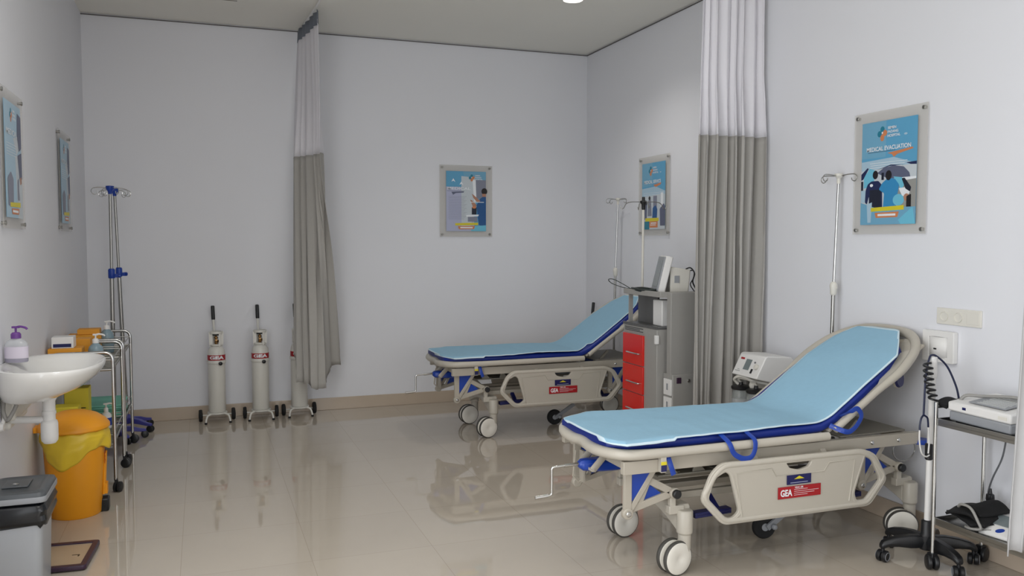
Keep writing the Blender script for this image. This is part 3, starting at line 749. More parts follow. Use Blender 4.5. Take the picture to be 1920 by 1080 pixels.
        poly('skin', [(.64, .37), (.70, .40), (.86, .49), (.78, .52), (.68, .44)], .004); poly('skin', [(.60, .47), (.66, .49), (.76, .56), (.74, .62), (.66, .58)], .004); rect('white', .60, .508, .95, .518); rect('dk', .64, .60, .76, .72); ell('orange2', .70, .60, .05, .02)
        poly('white', [(.50, .73), (.82, .72), (.80, .75), (.5, .76)]); rect('greyv', .54, .76, .78, .84)
        poly('aqua', [(.62, .92), (1, .90), (1, 1), (.62, 1)]); logo(.64, .10, .95); banner(.22, .868, .58)
    else:
        # the two posters on the left wall: print colours paled to hold the reflection on their acrylic
        poly('skyp', [(0, 0), (1, 0), (1, .42), (0, .50)]); poly('skyp', [(0, .50), (.6, .45), (.7, 1), (0, 1)]); poly('mist', [(.6, .45), (1, .42), (1, 1), (.7, 1)]); poly('mist', [(.5, .30), (.9, .26), (1, .32), (.7, .44)])
        logo(.4, .10, 1.0); txt('MEDICAL', .42, .26, .66, .05)
        lines(.1, .36, .6, 5, dv=.024)
        poly('heli', [(.78, .06), (1, .08), (1, .36), (.84, .40), (.74, .26)], .006); poly('heli', [(.74, .44), (1, .40), (1, .64), (.84, .66)], .006)
        poly('greyv', [(.70, .66), (.78, .64), (.80, .84), (.70, .84)], .006); ell('mist', .88, .74, .10, .09); poly('skin', [(.84, .64), (.96, .62), (.96, .68), (.86, .70)]); poly('greyv', [(.1, .66), (.3, .6), (.45, .66), (.42, .9), (.12, .9)], .01)
        banner(.22, .87, .62)
    pr = b.build('print', ms, t)
    if texts:
        for mname in sorted({q[5] for q in texts}):
            tb = MB()
            for s, u, v, w, h, m_, rot, bold in texts:
                if m_ == mname: tb.add_mesh(text_mesh(s, w=w * W, h=h * H, ext=.00005, bold=bold), Matrix.Translation((X(u), -.0178 - .00006 * (lay[0] + 3), Z(v))) @ Matrix.Rotation(R(90), 4, 'X'))
            tb.build('lettering', mname, pr)
    return t
gp = 'framed posters on the walls'
poster('evac', 'large blue framed poster of two rescuers from behind, above the nearest stretcher', (XR1, 3.703, 1.938), R(-90), gp)
poster('ward', 'blue framed poster on the right wall behind the black-headed drip pole', (XR2, 6.487, 1.951), R(-90), gp)
poster('scan', 'framed poster on the back wall showing a person in blue scrubs', (2.412, YB, 1.946), 0, gp)
poster('left', 'framed poster on the left wall, cut by the left edge of the photo', (XL, 4.91, 1.962), R(90), gp)
poster('left', 'slim-looking framed poster on the left wall, next to the back corner', (XL, 6.66, 1.970), R(90), gp)

# ------------------------------------------------------------------ wall fittings
t = thing('socket_panel', 'ivory panel of two round sockets and a blank on the right wall', 'wall socket', (XR1, 3.222, 1.17), R(-90))
MB().box(-.134, .134, -.010, 0, -.042, .042).build('plate', 'offwhite', t, bevel=.003)
for k, x in enumerate((-.086, 0.0)):
    b = MB(); b.lathe([(.026, 0), (.026, .004), (.022, .004), (.021, -.004), (0, -.004)], (x, -.0105, 0), (0, -1, 0), n=24)
    b.mi = 1
    for dx in (-.009, .009): b.lathe([(.003, -.0035), (0, -.003)], (x + dx, -.0105, 0), (0, -1, 0), n=8)
    b.build('socket', ['offwhite', 'black'], t)
MB().box(.052, .124, -.0115, -.009, -.03, .03).build('blank_cover', 'offwhite', t, bevel=.001)
t = thing('wall_dispenser', 'white square wall-mounted dispenser behind the stethoscope', 'dispenser', (XR1, 3.325, 1.012), R(-90))
b = MB(); me = curve_plate(fil2([(-.096, -.078), (.096, -.078), (.096, .078), (-.096, .078)], .006), [fil2([(-.06, -.056), (.062, -.056), (.062, .052), (-.06, .052)], .004)], .03, .003)
b.add_mesh(me, Matrix.Translation((0, -.016, 0)) @ Matrix.Rotation(R(90), 4, 'X')); b.build('housing', 'whitepl', t)
b = MB(); b.grid(lambda u, v: (-.058 + .118 * u, -.018 - .024 * max(0, math.sin(PI * u)) ** .6, -.054 + .104 * v), 20, 2); b.mi = 1; b.box(-.012, .004, -.044, -.038, -.014, -.008)
b.build('front_cover', ['whitepl', 'black'], t, solid=.003)
b = MB(); b.box(-.07, .07, -.014, -.001, -.065, .065); b.build('back_plate', 'whitepl', t)

# ------------------------------------------------------------------ oxygen cylinders on little carts
def cylinder_cart(label, loc, rz=0):
    t = thing('oxygen_cylinder_cart', label, 'oxygen cylinder', loc, rz, 'oxygen cylinders on wheeled carts')
    b = MB(); b.lathe([(0, .088), (.066, .088), (.072, .098), (.072, .60), (.068, .625), (.052, .65), (.034, .662), (.030, .672), (0, .672)], n=36)
    cy = b.build('cylinder', 'cyl', t)
    b = MB(); b.lathe([(.0735, .540), (.0738, .542), (.0738, .583), (.0735, .585)], n=36)
    b.build('label_band', 'redlab', cy)
    b = MB()
    def wrap(me, z):
        for v in me.vertices:
            a = v.co.x / .0745; v.co = (.0748 * math.sin(a), -.0748 * math.cos(a) - v.co.z * 0, z + v.co.y)
    me = text_mesh('GEA', w=.125, h=.030, bold=.05); 
    for v in me.vertices:
        a = v.co.x / .0745; rr = .0748 + (v.co.z > 0) * .0005; v.co = (rr * math.sin(a), -rr * math.cos(a), .5635 + v.co.y)
    b.add_mesh(me, Matrix.Identity(4)); b.build('lettering', 'p_white', cy)
    b = MB(); b.tube([(.077 * math.cos(a), .077 * math.sin(a), .522) for a in [2 * PI * k / 32 for k in range(32)]], [(.012, .003)] * 32, 8, closed=True, flat=(0, 0, 1)); 
    b.mi = 1; b.lathe([(.012, 0), (.016, .004), (.016, .014), (.008, .02), (0, .02)], (.025, -.078, .515), (.2, -1, 0), n=16)
    b.build('clamp_strap', ['cyl', 'black'], t)
    # valve guard
    b = MB()
    for a0 in (R(-60), R(120)):
        for a in (a0, a0 + R(60)): b.bar((.05 * math.cos(a), .05 * math.sin(a), .655), (.052 * math.cos(a), .052 * math.sin(a), .77), .012, .008)
    b.lathe([(.046, .765), (.056, .765), (.058, .775), (.056, .785), (.046, .785), (.046, .765)], n=32)
    b.lathe([(.030, .655), (.052, .662), (.054, .672), (.048, .678), (.03, .672)], n=32)
    b.prism([(-.056, .67), (-.03, .67), (-.03, .775), (-.05, .785), (-.06, .775)], -.02, -.014); b.prism([(.056, .67), (.03, .67), (.03, .775), (.05, .785), (.06, .775)], -.02, -.014)
    b.build('valve_guard', 'cyl', t)
    b = MB(); b.lathe([(.012, .67), (.014, .69), (.011, .72), (.016, .725), (.014, .738), (.008, .742), (.008, .752)], n=16); b.cyl((0, 0, .712), (0, -.035, .712), .009); b.cyl((0, 0, .70), (.02, -.02, .70), .011)
    v = b.build('valve', 'brass', t)
    b = MB(); b.lathe([(0, .75), (.028, .75), (.031, .756), (.031, .766), (.026, .772), (0, .774)], n=24); b.build('hand_wheel', 'black', v)
    # cart
    b = MB(); b.lathe([(0, .076), (.082, .076), (.084, .081), (.082, .087), (0, .087)], n=32)
    b.tube([(-.145, .035, .055), (.145, .035, .055)], .006, 8)
    for sx in (-1, 1):
        b.tube(spline([(sx * .05, -.05, .078), (sx * .082, -.068, .068), (sx * .095, -.08, .04), (sx * .10, -.088, .006)], 5), .008, 8)
        b.tube([(sx * .02, .035, .055), (sx * .02, .05, .08)], .005, 6)
    b.mi = 1
    for sx in (-1, 1): b.lathe([(0, 0), (.011, 0), (.012, .012), (.009, .016), (0, .016)], (sx * .10, -.088, 0), n=14)
    b.build('cart_base', ['cyl', 'rubber'], t)
    for sx in (-1, 1):
        b = MB(); b.lathe([(.008, -.015), (.047, -.014), (.052, -.008), (.052, .008), (.047, .014), (.008, .015)], (sx * .135, .035, .055), (1, 0, 0), n=28)
        b.mi = 1; b.lathe([(0, -.018), (.02, -.017), (.02, .017), (0, .018)], (sx * .135, .035, .055), (1, 0, 0), n=18)
        b.build('wheel', ['rubber', 'black'], t)
    b = MB(); b.tube(fillet([(-.006, .082, .08), (-.006, .085, .62), (-.010, .105, .80), (-.012, .125, .90)], .03, 4), .010, 12)
    hd = b.build('handle', 'cyl', t)
    b = MB(); b.lathe([(0, 0), (.014, 0), (.016, .006), (.016, .115), (.013, .122), (0, .122)], (-.012, .122, .875), (-.02, .14, 1), n=20); b.build('grip', 'black', hd)
    return t
c0 = cylinder_cart('leftmost white oxygen cylinder on a small cart against the back wall', (.105, 7.68, 0), R(3))
for lab, loc, rz in (('white oxygen cylinder cart between the leftmost one and the narrow curtain', (.467, 7.68, 0), R(-1)),
                     ('white oxygen cylinder cart half hidden behind the narrow curtain', (.80, 7.705, 0), R(2)),
                     ('oxygen cylinder cart behind the far stretcher, only its black grip showing', (3.51, 7.50, 0), R(-70))):
    c = copy_tree(c0); c.location = loc; c.rotation_euler = (0, 0, rz); c['label'] = lab
    if 'behind the far' in lab: c.scale = (.96, .96, .96)

# ------------------------------------------------------------------ drip stands on the left
def caster_small(b, c, r=.025, ax=(1, 0, 0), w=.014):
    for s_ in (-1, 1):
        cc = Vector(c) + Vector(ax) * s_ * w * .62
        b.lathe([(0, -w * .5), (r * .8, -w * .5), (r, -w * .3), (r, w * .3), (r * .8, w * .5), (0, w * .5)], cc, ax, n=20)
def drip_stand(label, loc, rz, tilt=(0, 0)):
    t = thing('drip_stand', label, 'drip stand', loc, rz, 'drip stands in the left corner')
    t.rotation_euler = (0, 0, rz)
    tx, ty = tilt
    def K(z): return (tx * (z - .1), ty * (z - .1), z)
    MB().tube([K(.09), K(1.30)], .0165, 14).build('pole', 'steel', t)
    MB().tube([K(1.29), K(1.95)], .011, 12).build('upper_tube', 'steel', t)
    b = MB(); c = K(1.27); b.lathe([(.021, 0), (.025, .006), (.025, .065), (.019, .075), (.012, .076)], c, n=20); b.bar((c[0], c[1], 1.29), (c[0] + .045, c[1] - .01, 1.29), .02, .028); b.lathe([(0, 0), (.016, 0), (.016, .016), (0, .016)], (c[0] + .045, c[1] - .01, 1.29), (1, 0, 0), n=12)
    b.build('clamp_collar', 'bluep', t)
    b = MB(); c = K(1.94); b.lathe([(.0, -.02), (.013, -.02), (.016, .0), (.030, .022), (.030, .042), (0, .046)], c, n=20); b.build('hook_hub', 'bluep', t)
    b = MB()
    for k in range(4):
        a = R(20 + 90 * k); ca, sa = math.cos(a), math.sin(a)
        b.tube(spline([(c[0] + ca * r_, c[1] + sa * r_, 1.965 + z_) for r_, z_ in ((.02, 0), (.08, .004), (.13, -.006), (.142, -.03), (.125, -.05), (.10, -.044), (.095, -.026))], 5), .003, 7)
    b.build('bag_hooks', 'chrome', t)
    b = MB(); b.lathe([(0, .06), (.03, .06), (.034, .07), (.034, .12), (.024, .135), (.014, .14)], n=24)
    for k in range(5):
        a = 2 * PI * k / 5; ca, sa = math.cos(a), math.sin(a)
        b.loft([[(ca * r_ - sa * w * q, sa * r_ + ca * w * q, z_) for q, z_ in ((-1, z0), (1, z0), (1, z1), (-1, z1))] for r_, w, z0, z1 in ((.02, .022, .07, .115), (.12, .02, .062, .10), (.18, .017, .052, .078), (.225, .015, .05, .07))])
    b.build('leg_base', 'indigo', t, bevel=.004)
    for k in range(5):
        a = 2 * PI * k / 5 ; ca, sa = math.cos(a), math.sin(a); b = MB(); caster_small(b, (ca * .215, sa * .215, .027), .027, (-sa, ca, 0), .018); b.bar((ca * .215, sa * .215, .03), (ca * .215, sa * .215, .056), .014, .014)
        b.build('caster', 'black', t)
    return t
drip_stand('upright drip stand with blue head in the back left corner', (-.66, 7.22, 0), R(10), (.004, 0))
drip_stand('slightly leaning drip stand with blue head, closest to the back wall', (-.60, 7.56, 0), R(40), (-.033, 0))

# ------------------------------------------------------------------ stainless trolleys on the left
def steel_trolley(label, loc, wx, wy, ztop, zrail, zlow, group=None):
    t = thing('instrument_trolley', label, 'steel trolley', loc, 0, group)
    hx, hy = wx / 2, wy / 2; rr = .011
    for sy in (-1, 1):
        b = MB(); b.tube(fillet([(-hx, sy * hy, .08), (-hx, sy * hy, zrail), (hx, sy * hy, zrail), (hx, sy * hy, .08)], .055, 7), rr, 12); b.build('end_hoop', 'chrome', t)
    for z, nm in ((ztop, 'shelf'), (zlow, 'shelf')):
        b = MB()
        for sx in (-1, 1): b.tube([(sx * (hx - .008), -hy, z), (sx * (hx - .008), hy, z)], .006, 8); b.tube([(sx * (hx - .008), -hy, z + .06), (sx * (hx - .008), hy, z + .06)], .004, 8)
        for sy in (-1, 1): b.tube([(-hx, sy * hy, z), (hx, sy * hy, z)], .006, 8); b.tube([(-hx, sy * hy, z + .06), (hx, sy * hy, z + .06)], .004, 8)
        n = int(wy / .035)
        for i in range(1, n): b.tube([(-hx, -hy + wy * i / n, z), (hx, -hy + wy * i / n, z)], .0028, 6)
        b.box(-hx + .005, hx - .005, -hy + .005, hy - .005, z - .010, z - .006)
        b.build(nm, 'steel', t)
    for sx in (-1, 1):
        for sy in (-1, 1):
            b = MB(); a = R(30 * sx + 50 * sy); caster_small(b, (sx * hx + .012, sy * hy, .032), .032, (math.cos(a), math.sin(a), 0), .02); b.bar((sx * hx + .01, sy * hy, .03), (sx * hx, sy * hy, .085), .02, .02)
            b.build('caster', 'black', t)
    return t
steel_trolley('chrome wire trolley beside the yellow bin, holding orange boxes', (-.70, 6.02, 0), .35, .61, .765, .872, .30, 'chrome wire trolleys')
steel_trolley('chrome wire trolley farther back, holding green cloths on its lower shelf', (-.70, 6.765, 0), .35, .64, .765, .872, .30, 'chrome wire trolleys')

def carton(name, label, x0, x1, y0, y1, z0, z1, m, cat='box', lab=None, group=None, rz=0):
    cx, cy = (x0 + x1) / 2, (y0 + y1) / 2
    t = thing(name, label, cat, (cx, cy, z0), rz, group)
    hx, hy = (x1 - x0) / 2, (y1 - y0) / 2; h = z1 - z0
    MB().box(-hx, hx, -hy, hy, 0, h).build('carton', m, t, bevel=.002)
    b = MB(); b.box(-hx + .002, hx - .002, -hy + .002, -.001, h - .0005, h + .002); b.box(-hx + .002, hx - .002, .001, hy - .002, h - .0005, h + .002); b.build('lid_flap', m, t)
    if lab:
        MB().box(lab[0] * hx, lab[1] * hx, -hy - .0012, -hy, lab[2] * h, lab[3] * h).build('label', lab[4], t)
    return t
zs = .769
carton('glove_box', 'white box with a dark blue stripe on orange cartons, nearest of the trolley boxes', -.865, -.745, 5.76, 5.88, zs + .134, zs + .20, 'whitepl', lab=(-.85, .80, .10, .42, 'navy'))
carton('supply_carton', 'low orange carton under the white dark-striped box', -.885, -.70, 5.75, 5.90, zs, zs + .131, 'orange')
carton('supply_carton', 'upright orange carton beside the round pump bottle', -.76, -.675, 5.95, 6.08, zs, zs + .165, 'orange')
carton('supply_carton', 'wide orange carton on the farther chrome trolley', -.88, -.67, 6.50, 6.66, zs, zs + .135, 'orange')
carton('supply_carton', 'small orange carton lying on the wide orange carton', -.82, -.68, 6.53, 6.65, zs + .138, zs + .172, 'orange')
carton('medicine_box', 'flat white box with a red edge on the farther trolley, close to the wall', -.885, -.82, 6.68, 6.86, zs, zs + .12, 'whitepl', lab=(-.9, .9, .5, .8, 'redlab'))
carton('sharps_box', 'tall yellow sharps box with black print on the lower shelf', -.84, -.70, 6.02, 6.16, .304, .61, 'ycard', lab=(-.75, .75, .58, .60, 'black'))
carton('sharps_box', 'short yellow sharps box in front of the taller one', -.875, -.735, 5.80, 5.94, .304, .53, 'ycard', lab=(-.4, .1, .70, .74, 'black'))
def pump_bottle(name, label, loc, r, h, body, pump, band=None, flat=1, rz=0, liquid=None):
    t = thing(name, label, 'pump bottle', loc, rz)
    MB().lathe([(0, 0), (r * .92, 0), (r, .006), (r, h * .72), (r * .86, h * .86), (r * .42, h * .98), (r * .38, h), (0, h)], n=28, sy=flat).build('bottle', body, t)
    if liquid: MB().lathe([(0, .002), (r * .93, .002), (r * .99, .007), (r * .99, h * .16), (0, h * .16)], n=28, sy=flat * 1.01, sx=1.01).build('liquid', liquid, t)
    if band: MB().lathe([(r * 1.012, h * .18), (r * 1.012, h * .66)], n=28, sy=flat).build('label', band, t)
    b = MB(); b.lathe([(r * .42, h), (r * .42, h + .02), (r * .3, h + .028), (.005, h + .03), (.005, h + .05), (0, h + .05)], n=18)
    b.tube(spline([(0, 0, h + .052), (.02, 0, h + .056), (.045, 0, h + .050), (.052, 0, h + .042)], 4), .0055, 8); b.obox((0, 0, h + .053), (.03, .018, .009))
    b.build('pump', pump, t); return t
pump_bottle('sanitizer_bottle', 'round translucent pump bottle with black text lines on the near trolley', (-.632, 5.85, zs), .044, .150, 'bluebot', 'whitepl', flat=.9)
pump_bottle('sanitizer_bottle', 'blue-grey pump bottle on the farther chrome trolley', (-.640, 6.60, zs), .045, .165, 'bluebot', 'whitepl')
pump_bottle('soap_bottle', 'clear pump bottle with purple soap on the washbasin edge', (-.84, 4.60, .976), .053, .115, 'clearp', 'purple', band='label', flat=.62, rz=R(-15), liquid='purple')
pump_bottle('detergent_bottle', 'small white pump bottle on the lower shelf of the nearer trolley', (-.62, 6.22, .304), .034, .11, 'whitepl', 'whitepl', band='bluep')
# folded surgical cloths
for i, (z, lab) in enumerate(((.306, 'folded green surgical cloth at the bottom of the stack'), (.352, 'folded green surgical cloth on top of the stack'))):
    b = MB()
    for k in range(3):
        zz = z + k * .015; j = .006 * ((k * 5 + i * 3) % 4)
        b.tube(fillet([(-.85 + j, 0, zz + .006), (-.56 - j, 0, zz + .006)], .01), .007, 6, flat=(0, 0, 1)) if False else b.box(-.85 + j, -.545 - j, 6.56 + j, 6.98 - j, zz, zz + .0135)
    o = b.build('surgical_cloth', 'teal', bevel=.005); tag(o, lab, 'cloth', 'folded green cloths')
carton('blanket_box', 'grey green pack beneath the green cloths', -.84, -.56, 6.50, 6.54, .304, .36, 'midgrey') if False else None

# ------------------------------------------------------------------ washbasin
t = thing('washbasin', 'white ceramic washbasin with bottle trap on the left wall', 'washbasin', (XL, 4.55, 0))
def ring(sc_, z, shift=0, n=48, dx=.445, hy=.355):
    out = []
    for k in range(n):
        a = 2 * PI * k / n; ca, sa = math.cos(a), math.sin(a)
        ex = 2 / 2.5
        x = .5 + .5 * (abs(ca) ** ex) * (1 if ca > 0 else -1); y = (abs(sa) ** ex) * (1 if sa > 0 else -1)
        out.append((dx * (x * sc_ + (1 - sc_) * shift) + .001, hy * y * (.35 + .65 * sc_ if sc_ < 1 else sc_), z))
    return out
b = MB()
b.loft([ring(.30, .81, .15), ring(.55, .825, .08), ring(.80, .868, .03), ring(.94, .915, .0), ring(.99, .945, 0), ring(1.0, .962, 0), ring(.995, .972, 0), ring(.965, .975, .5),
        ring(.90, .970, .72), ring(.80, .955, .72), ring(.66, .92, .70), ring(.45, .885, .66), ring(.12, .878, .6)])
b.build('basin', 'ceramic', t, ang=60)
b = MB(); b.lathe([(.0, .80), (.03, .80), (.033, .815), (.03, .83), (0, .83)], (.20, -.01, 0), n=20)
b.lathe([(.056, .865), (.052, .84), (.034, .80), (.028, .79), (.028, .745), (.031, .744), (.031, .728), (.028, .727), (.028, .70), (.034, .695), (.038, .68), (.038, .62), (.036, .60), (.026, .587), (0, .585)], (.20, -.01, 0), n=28)
b.tube([(.20, -.01, .70), (.001, .02, .705)], .018, 14)
b.build('bottle_trap', 'whitepl', t)
b = MB(); b.tube(spline([(.10, -.10, .87), (.085, -.12, .80), (.06, -.135, .745), (.045, -.13, .735), (.03, -.12, .78), (.035, -.08, .86)], 7), .009, 10); b.build('supply_hose', 'hose', t)
b = MB(); b.lathe([(.022, 0), (.024, .01), (.02, .03), (0, .032)], (.001, -.12, .70), (1, 0, 0), n=18); b.tube([(.02, -.12, .70), (.035, -.12, .74)], .009, 10); b.build('wall_valve', 'whitepl', t)
b = MB(); b.box(.001, .06, -.03, .40, .705, .84); b.box(.001, .04, -.03, .40, .665, .70); b.build('wall_bracket', 'offwhite', t, bevel=.012)

# ------------------------------------------------------------------ yellow bin
t = thing('waste_bin', 'yellow round waste bin with yellow liner under the washbasin', 'waste bin', (-.70, 5.335, 0))
b = MB(); b.lathe([(0, 0), (.128, 0), (.134, .008), (.152, .28), (.162, .48), (.168, .485), (.168, .50), (.158, .50)], n=44)
for k in (-1, 1): b.tube([(.145, .03 * k + .02, .10), (.158, .03 * k + .02, .34)], .006, 8)
b.box(.10, .165, -.005, .055, .10, .16)
b.build('body', 'yellow', t)
MB().box(.10, .172, -.02, .06, .0, .075).build('pedal_housing', 'black', t, bevel=.008)
b = MB(); 
for i in range(3): b.bar((.160, -.05, .335 - .022 * i), (.158, .01, .355 - .022 * i), .002, .006)
b.build('biohazard_mark', 'redlab', t)
b = MB()
def bagf(u, v):
    a = 2 * PI * u; base = .49 - v * (.10 + .075 * max(0, math.cos(a + 1.75)) ** 1.5 + .03 * math.sin(a * 3 + 1))
    r = .170 + .0018 * math.sin(a * 11 + v * 4) + .010 * math.sin(PI * v) - .013 * v + .004 * noise.noise(Vector((a * 3, v * 6, 0)))
    r += .03 * max(0, math.cos(a - .15)) ** 8 * v
    return (r * math.cos(a), r * math.sin(a), base + .004 * math.sin(a * 11))
b.grid(bagf, 120, 14); b.build('liner_bag', 'ybag', t, solid=.0015, ang=60)
b = MB(); b.lathe([(.182, .492), (.187, .497), (.187, .512), (.180, .522), (.165, .540), (.125, .570), (.07, .590), (.02, .597), (0, .598)], n=44)
b.box(-.198, -.15, -.045, .045, .487, .515)
b.build('lid', 'yellow', t)

# ------------------------------------------------------------------ grey pedal bin
t = thing('pedal_bin', 'grey pedal bin with dark lid and black liner, cut by the left edge', 'waste bin', (-.762, 4.16, 0))
def rr_(hx, hy, z, r=.035): return [(x, y, z) for x, y in fil2([(-hx, -hy), (hx, -hy), (hx, hy), (-hx, hy)], r, 5)]
b = MB(); b.loft([rr_(.085, .12, 0), rr_(.092, .128, .01), rr_(.105, .142, .42), rr_(.107, .145, .435)]); b.build('body', 'binbody', t, ang=60)
def bagr(k, z, j):
    base = rr_(.107 + k, .145 + k, z); n = len(base)
    return [(x * (1 + .02 * noise.noise(Vector((i * .9, j, 2)))), y * (1 + .045 * noise.noise(Vector((i * 1.7, j, 7)))), z + .018 * noise.noise(Vector((i * .7, j * 2, 4)))) for i, (x, y, z) in enumerate(base)]
b = MB(); b.loft([bagr(.002, .345, 0), bagr(.012, .352, 1), bagr(.016, .37, 2), bagr(.012, .39, 3), bagr(.017, .41, 4), bagr(.010, .43, 5), bagr(.004, .445, 6)], False, False); b.build('liner_bag', 'bag', t, solid=.002, ang=30)
b = MB(); b.loft([rr_(.115, .155, .445), rr_(.122, .162, .45), rr_(.122, .162, .475), rr_(.116, .156, .49), rr_(.095, .13, .497), rr_(.09, .125, .494)]); lid = b.build('lid', 'binlid', t, ang=50)
b = MB(); b.loft([rr_(.1235, .1635, .449), rr_(.1245, .1645, .452), rr_(.1245, .1645, .470), rr_(.1235, .1635, .473)]); b.build('lid_rim', 'greypl', lid, ang=50)
b = MB(); b.obox((-.01, .0, .498), (.10, .13, .006)); b.build('swing_flap', 'binlid', lid, bevel=.003)
b = MB(); b.lathe([(0, 0), (.012, 0), (.013, .003), (.008, .006), (0, .006)], (-.01, -.03, .502), n=18, sy=.7); b.build('lid_button', 'chrome', lid)

# ------------------------------------------------------------------ bathroom scale
t = thing('bathroom_scale', 'tinted glass bathroom scale with dark frame on the floor', 'scale', (-.68, 4.565, 0), R(-4))
o_ = fil2([(-.15, -.18), (.15, -.18), (.15, .18), (-.15, .18)], .02, 5); h_ = fil2([(-.128, -.155), (.128, -.155), (.128, .155), (-.128, .155)], .008, 4)
b = MB(); b.add_mesh(curve_plate(o_, [h_], .022, .004), Matrix.Translation((0, 0, .017))); b.build('frame', 'scaleframe', t)
MB().box(-.129, .129, -.156, .156, .014, .022).build('glass_top', 'scaleglass', t)
b = MB(); b.box(.06, .095, -.012, -.006, .022, .0228); b.box(.088, .095, -.03, -.012, .022, .0228); b.build('dial_mark', 'black', t)
b = MB()
for sx in (-1, 1):
    for sy in (-1, 1): b.lathe([(0, 0), (.014, 0), (.014, .008), (0, .008)], (sx * .12, sy * .15, 0), n=14)
b.build('feet', 'rubber', t)

# ------------------------------------------------------------------ emergency cart with red drawers
t = thing('emergency_cart', 'grey steel cart with red drawers and raised shelf by the far stretcher', 'medical cart', (3.15, 5.375, 0))
def C(x, y): return x - 3.15, y - 5.375
x0, x1, y0, y1 = 2.95 - 3.15, .28, 5.13 - 5.375, 5.62 - 5.375
b = MB(); b.box(x0, x1, y0, y1, .10, .945); b.build('cabinet_body', 'cab', t, bevel=.004)
b = MB(); b.box(x0 - .006, x1, y0 - .004, y1 + .004, .945, .958); b.box(x0 - .006, x0 + .006, y0 - .004, y1 + .004, .958, .963); b.build('worktop', 'cabd', t, bevel=.002)
zz = [.885, .660, .455, .265, .105]; ry0, ry1 = 5.305 - 5.375, y1 - .012
for i in range(4):
    b = MB(); b.box(x0 - .014, x0 + .002, ry0, ry1, zz[i + 1] + .004, zz[i] - .002); d = b.build('drawer', 'red', t, bevel=.003)
    b = MB(); zc = zz[i] * .40 + zz[i + 1] * .60; yc = (ry0 + ry1) / 2 - .03
    b.tube(fillet([(x0 - .014, yc - .09, zc), (x0 - .036, yc - .09, zc), (x0 - .036, yc + .09, zc), (x0 - .014, yc + .09, zc)], .008, 3), .005, 8); b.build('handle', 'chrome', d)
b = MB()
for k in range(3): b.box(x0 - .0065, x0 - .004, ry0 + .01 + .05 * (k == 1), ry1 - .02, .905 + k * .011, .910 + k * .011)
b.mi = 1; b.box(x0 - .005, x0 + .001, ry0 + .005, ry1 - .015, .898, .938)
b.build('lock_bar', ['black', 'cab'], t)
b = MB(); b.box(x0 - .016, x0 + .01, y0 - .014, y0 + .012, .845, .905); b.build('door_latch', 'whitepl', t, bevel=.003)
b = MB(); b.box(x0 + .002, .22, y0 - .035, y1 + .004, 1.172, 1.178); b.box(x0 - .002, x0 + .012, y0 - .04, y1 + .004, 1.170, 1.208); b.box(x0, .22, y0 - .045, y0 - .033, 1.170, 1.208); b.box(x0, .22, y1 - .006, y1 + .004, 1.170, 1.208)
b.build('top_shelf', 'cab', t, bevel=.002)
b = MB(); b.box(-.08, -.066, 5.33 - 5.375, y1, .958, 1.172); b.build('back_panel', 'cabd', t)
b = MB(); b.box(-.16, -.13, y1 - .012, y1 + .003, .958, 1.172); b.build('shelf_post', 'cab', t)
# column and socket box standing at the near side
b = MB(); b.box(3.0 - 3.15, 3.21 - 3.15, 5.03 - 5.375, 5.085 - 5.375, .64, 1.205); b.build('side_column', 'cab', t, bevel=.003)
b = MB(); b.box(3.0 - 3.15, 3.25 - 3.15, 5.0 - 5.375, 5.125 - 5.375, .03, .645); sb = b.build('socket_box', 'cab', t, bevel=.004)
for i in range(4):
    z = .60 - i * .125
    b = MB(); b.box(-.160, -.149, 5.01 - 5.375, 5.105 - 5.375, z - .10, z + .01); b.mi = 1; b.box(-.1615, -.159, 5.045 - 5.375, 5.065 - 5.375, z - .065, z - .02)
    b.build('socket', ['whitepl', 'greypl'], sb, bevel=.002)
b = MB(); b.box(3.03 - 3.15, 3.065 - 3.15, 4.994 - 5.375, 5.001 - 5.375, .585, .625); b.build('rocker_switch', ['scaleframe'], sb, bevel=.002)
b = MB(); b.lathe([(.012, 0), (.012, .008), (.006, .012), (0, .012)], (3.125 - 3.15, 5.0 - 5.375, .60), (0, -1, 0), n=16); b.build('knob', 'chrome', sb)
for sx in (-.15, .22):
    for sy in (-.19, .19):
        b = MB(); caster_small(b, (sx, sy, .045), .045, (.5, .86, 0), .022); b.bar((sx, sy, .05), (sx, sy, .105), .03, .03); b.build('caster', 'black', t)
b = MB(); px, py = 3.09 - 3.15, 5.60 - 5.375
b.tube([(px, py, .96), (px + .006, py, 1.80)], .0095, 12); iv = b.build('iv_pole', 'offwhite', t); iv['label'] = 'cream drip pole'
b = MB(); b.lathe([(.012, 0), (.015, .01), (.015, .04), (.026, .055), (.026, .066), (.012, .07), (.011, .095), (0, .097)], (px + .006, py, 1.79), n=20); b.build('hook_hub', 'black', iv)
b = MB()
for k in range(4):
    a = R(-15 + 90 * k); ca, sa = math.cos(a), math.sin(a)
    b.tube(spline([(px + .006 + ca * r_, py + sa * r_, 1.848 + z_) for r_, z_ in ((.02, 0), (.09, 0), (.13, -.012), (.15, -.045), (.165, -.05), (.175, -.03))], 5), .003, 7)
b.build('bag_hooks', 'steel', iv)

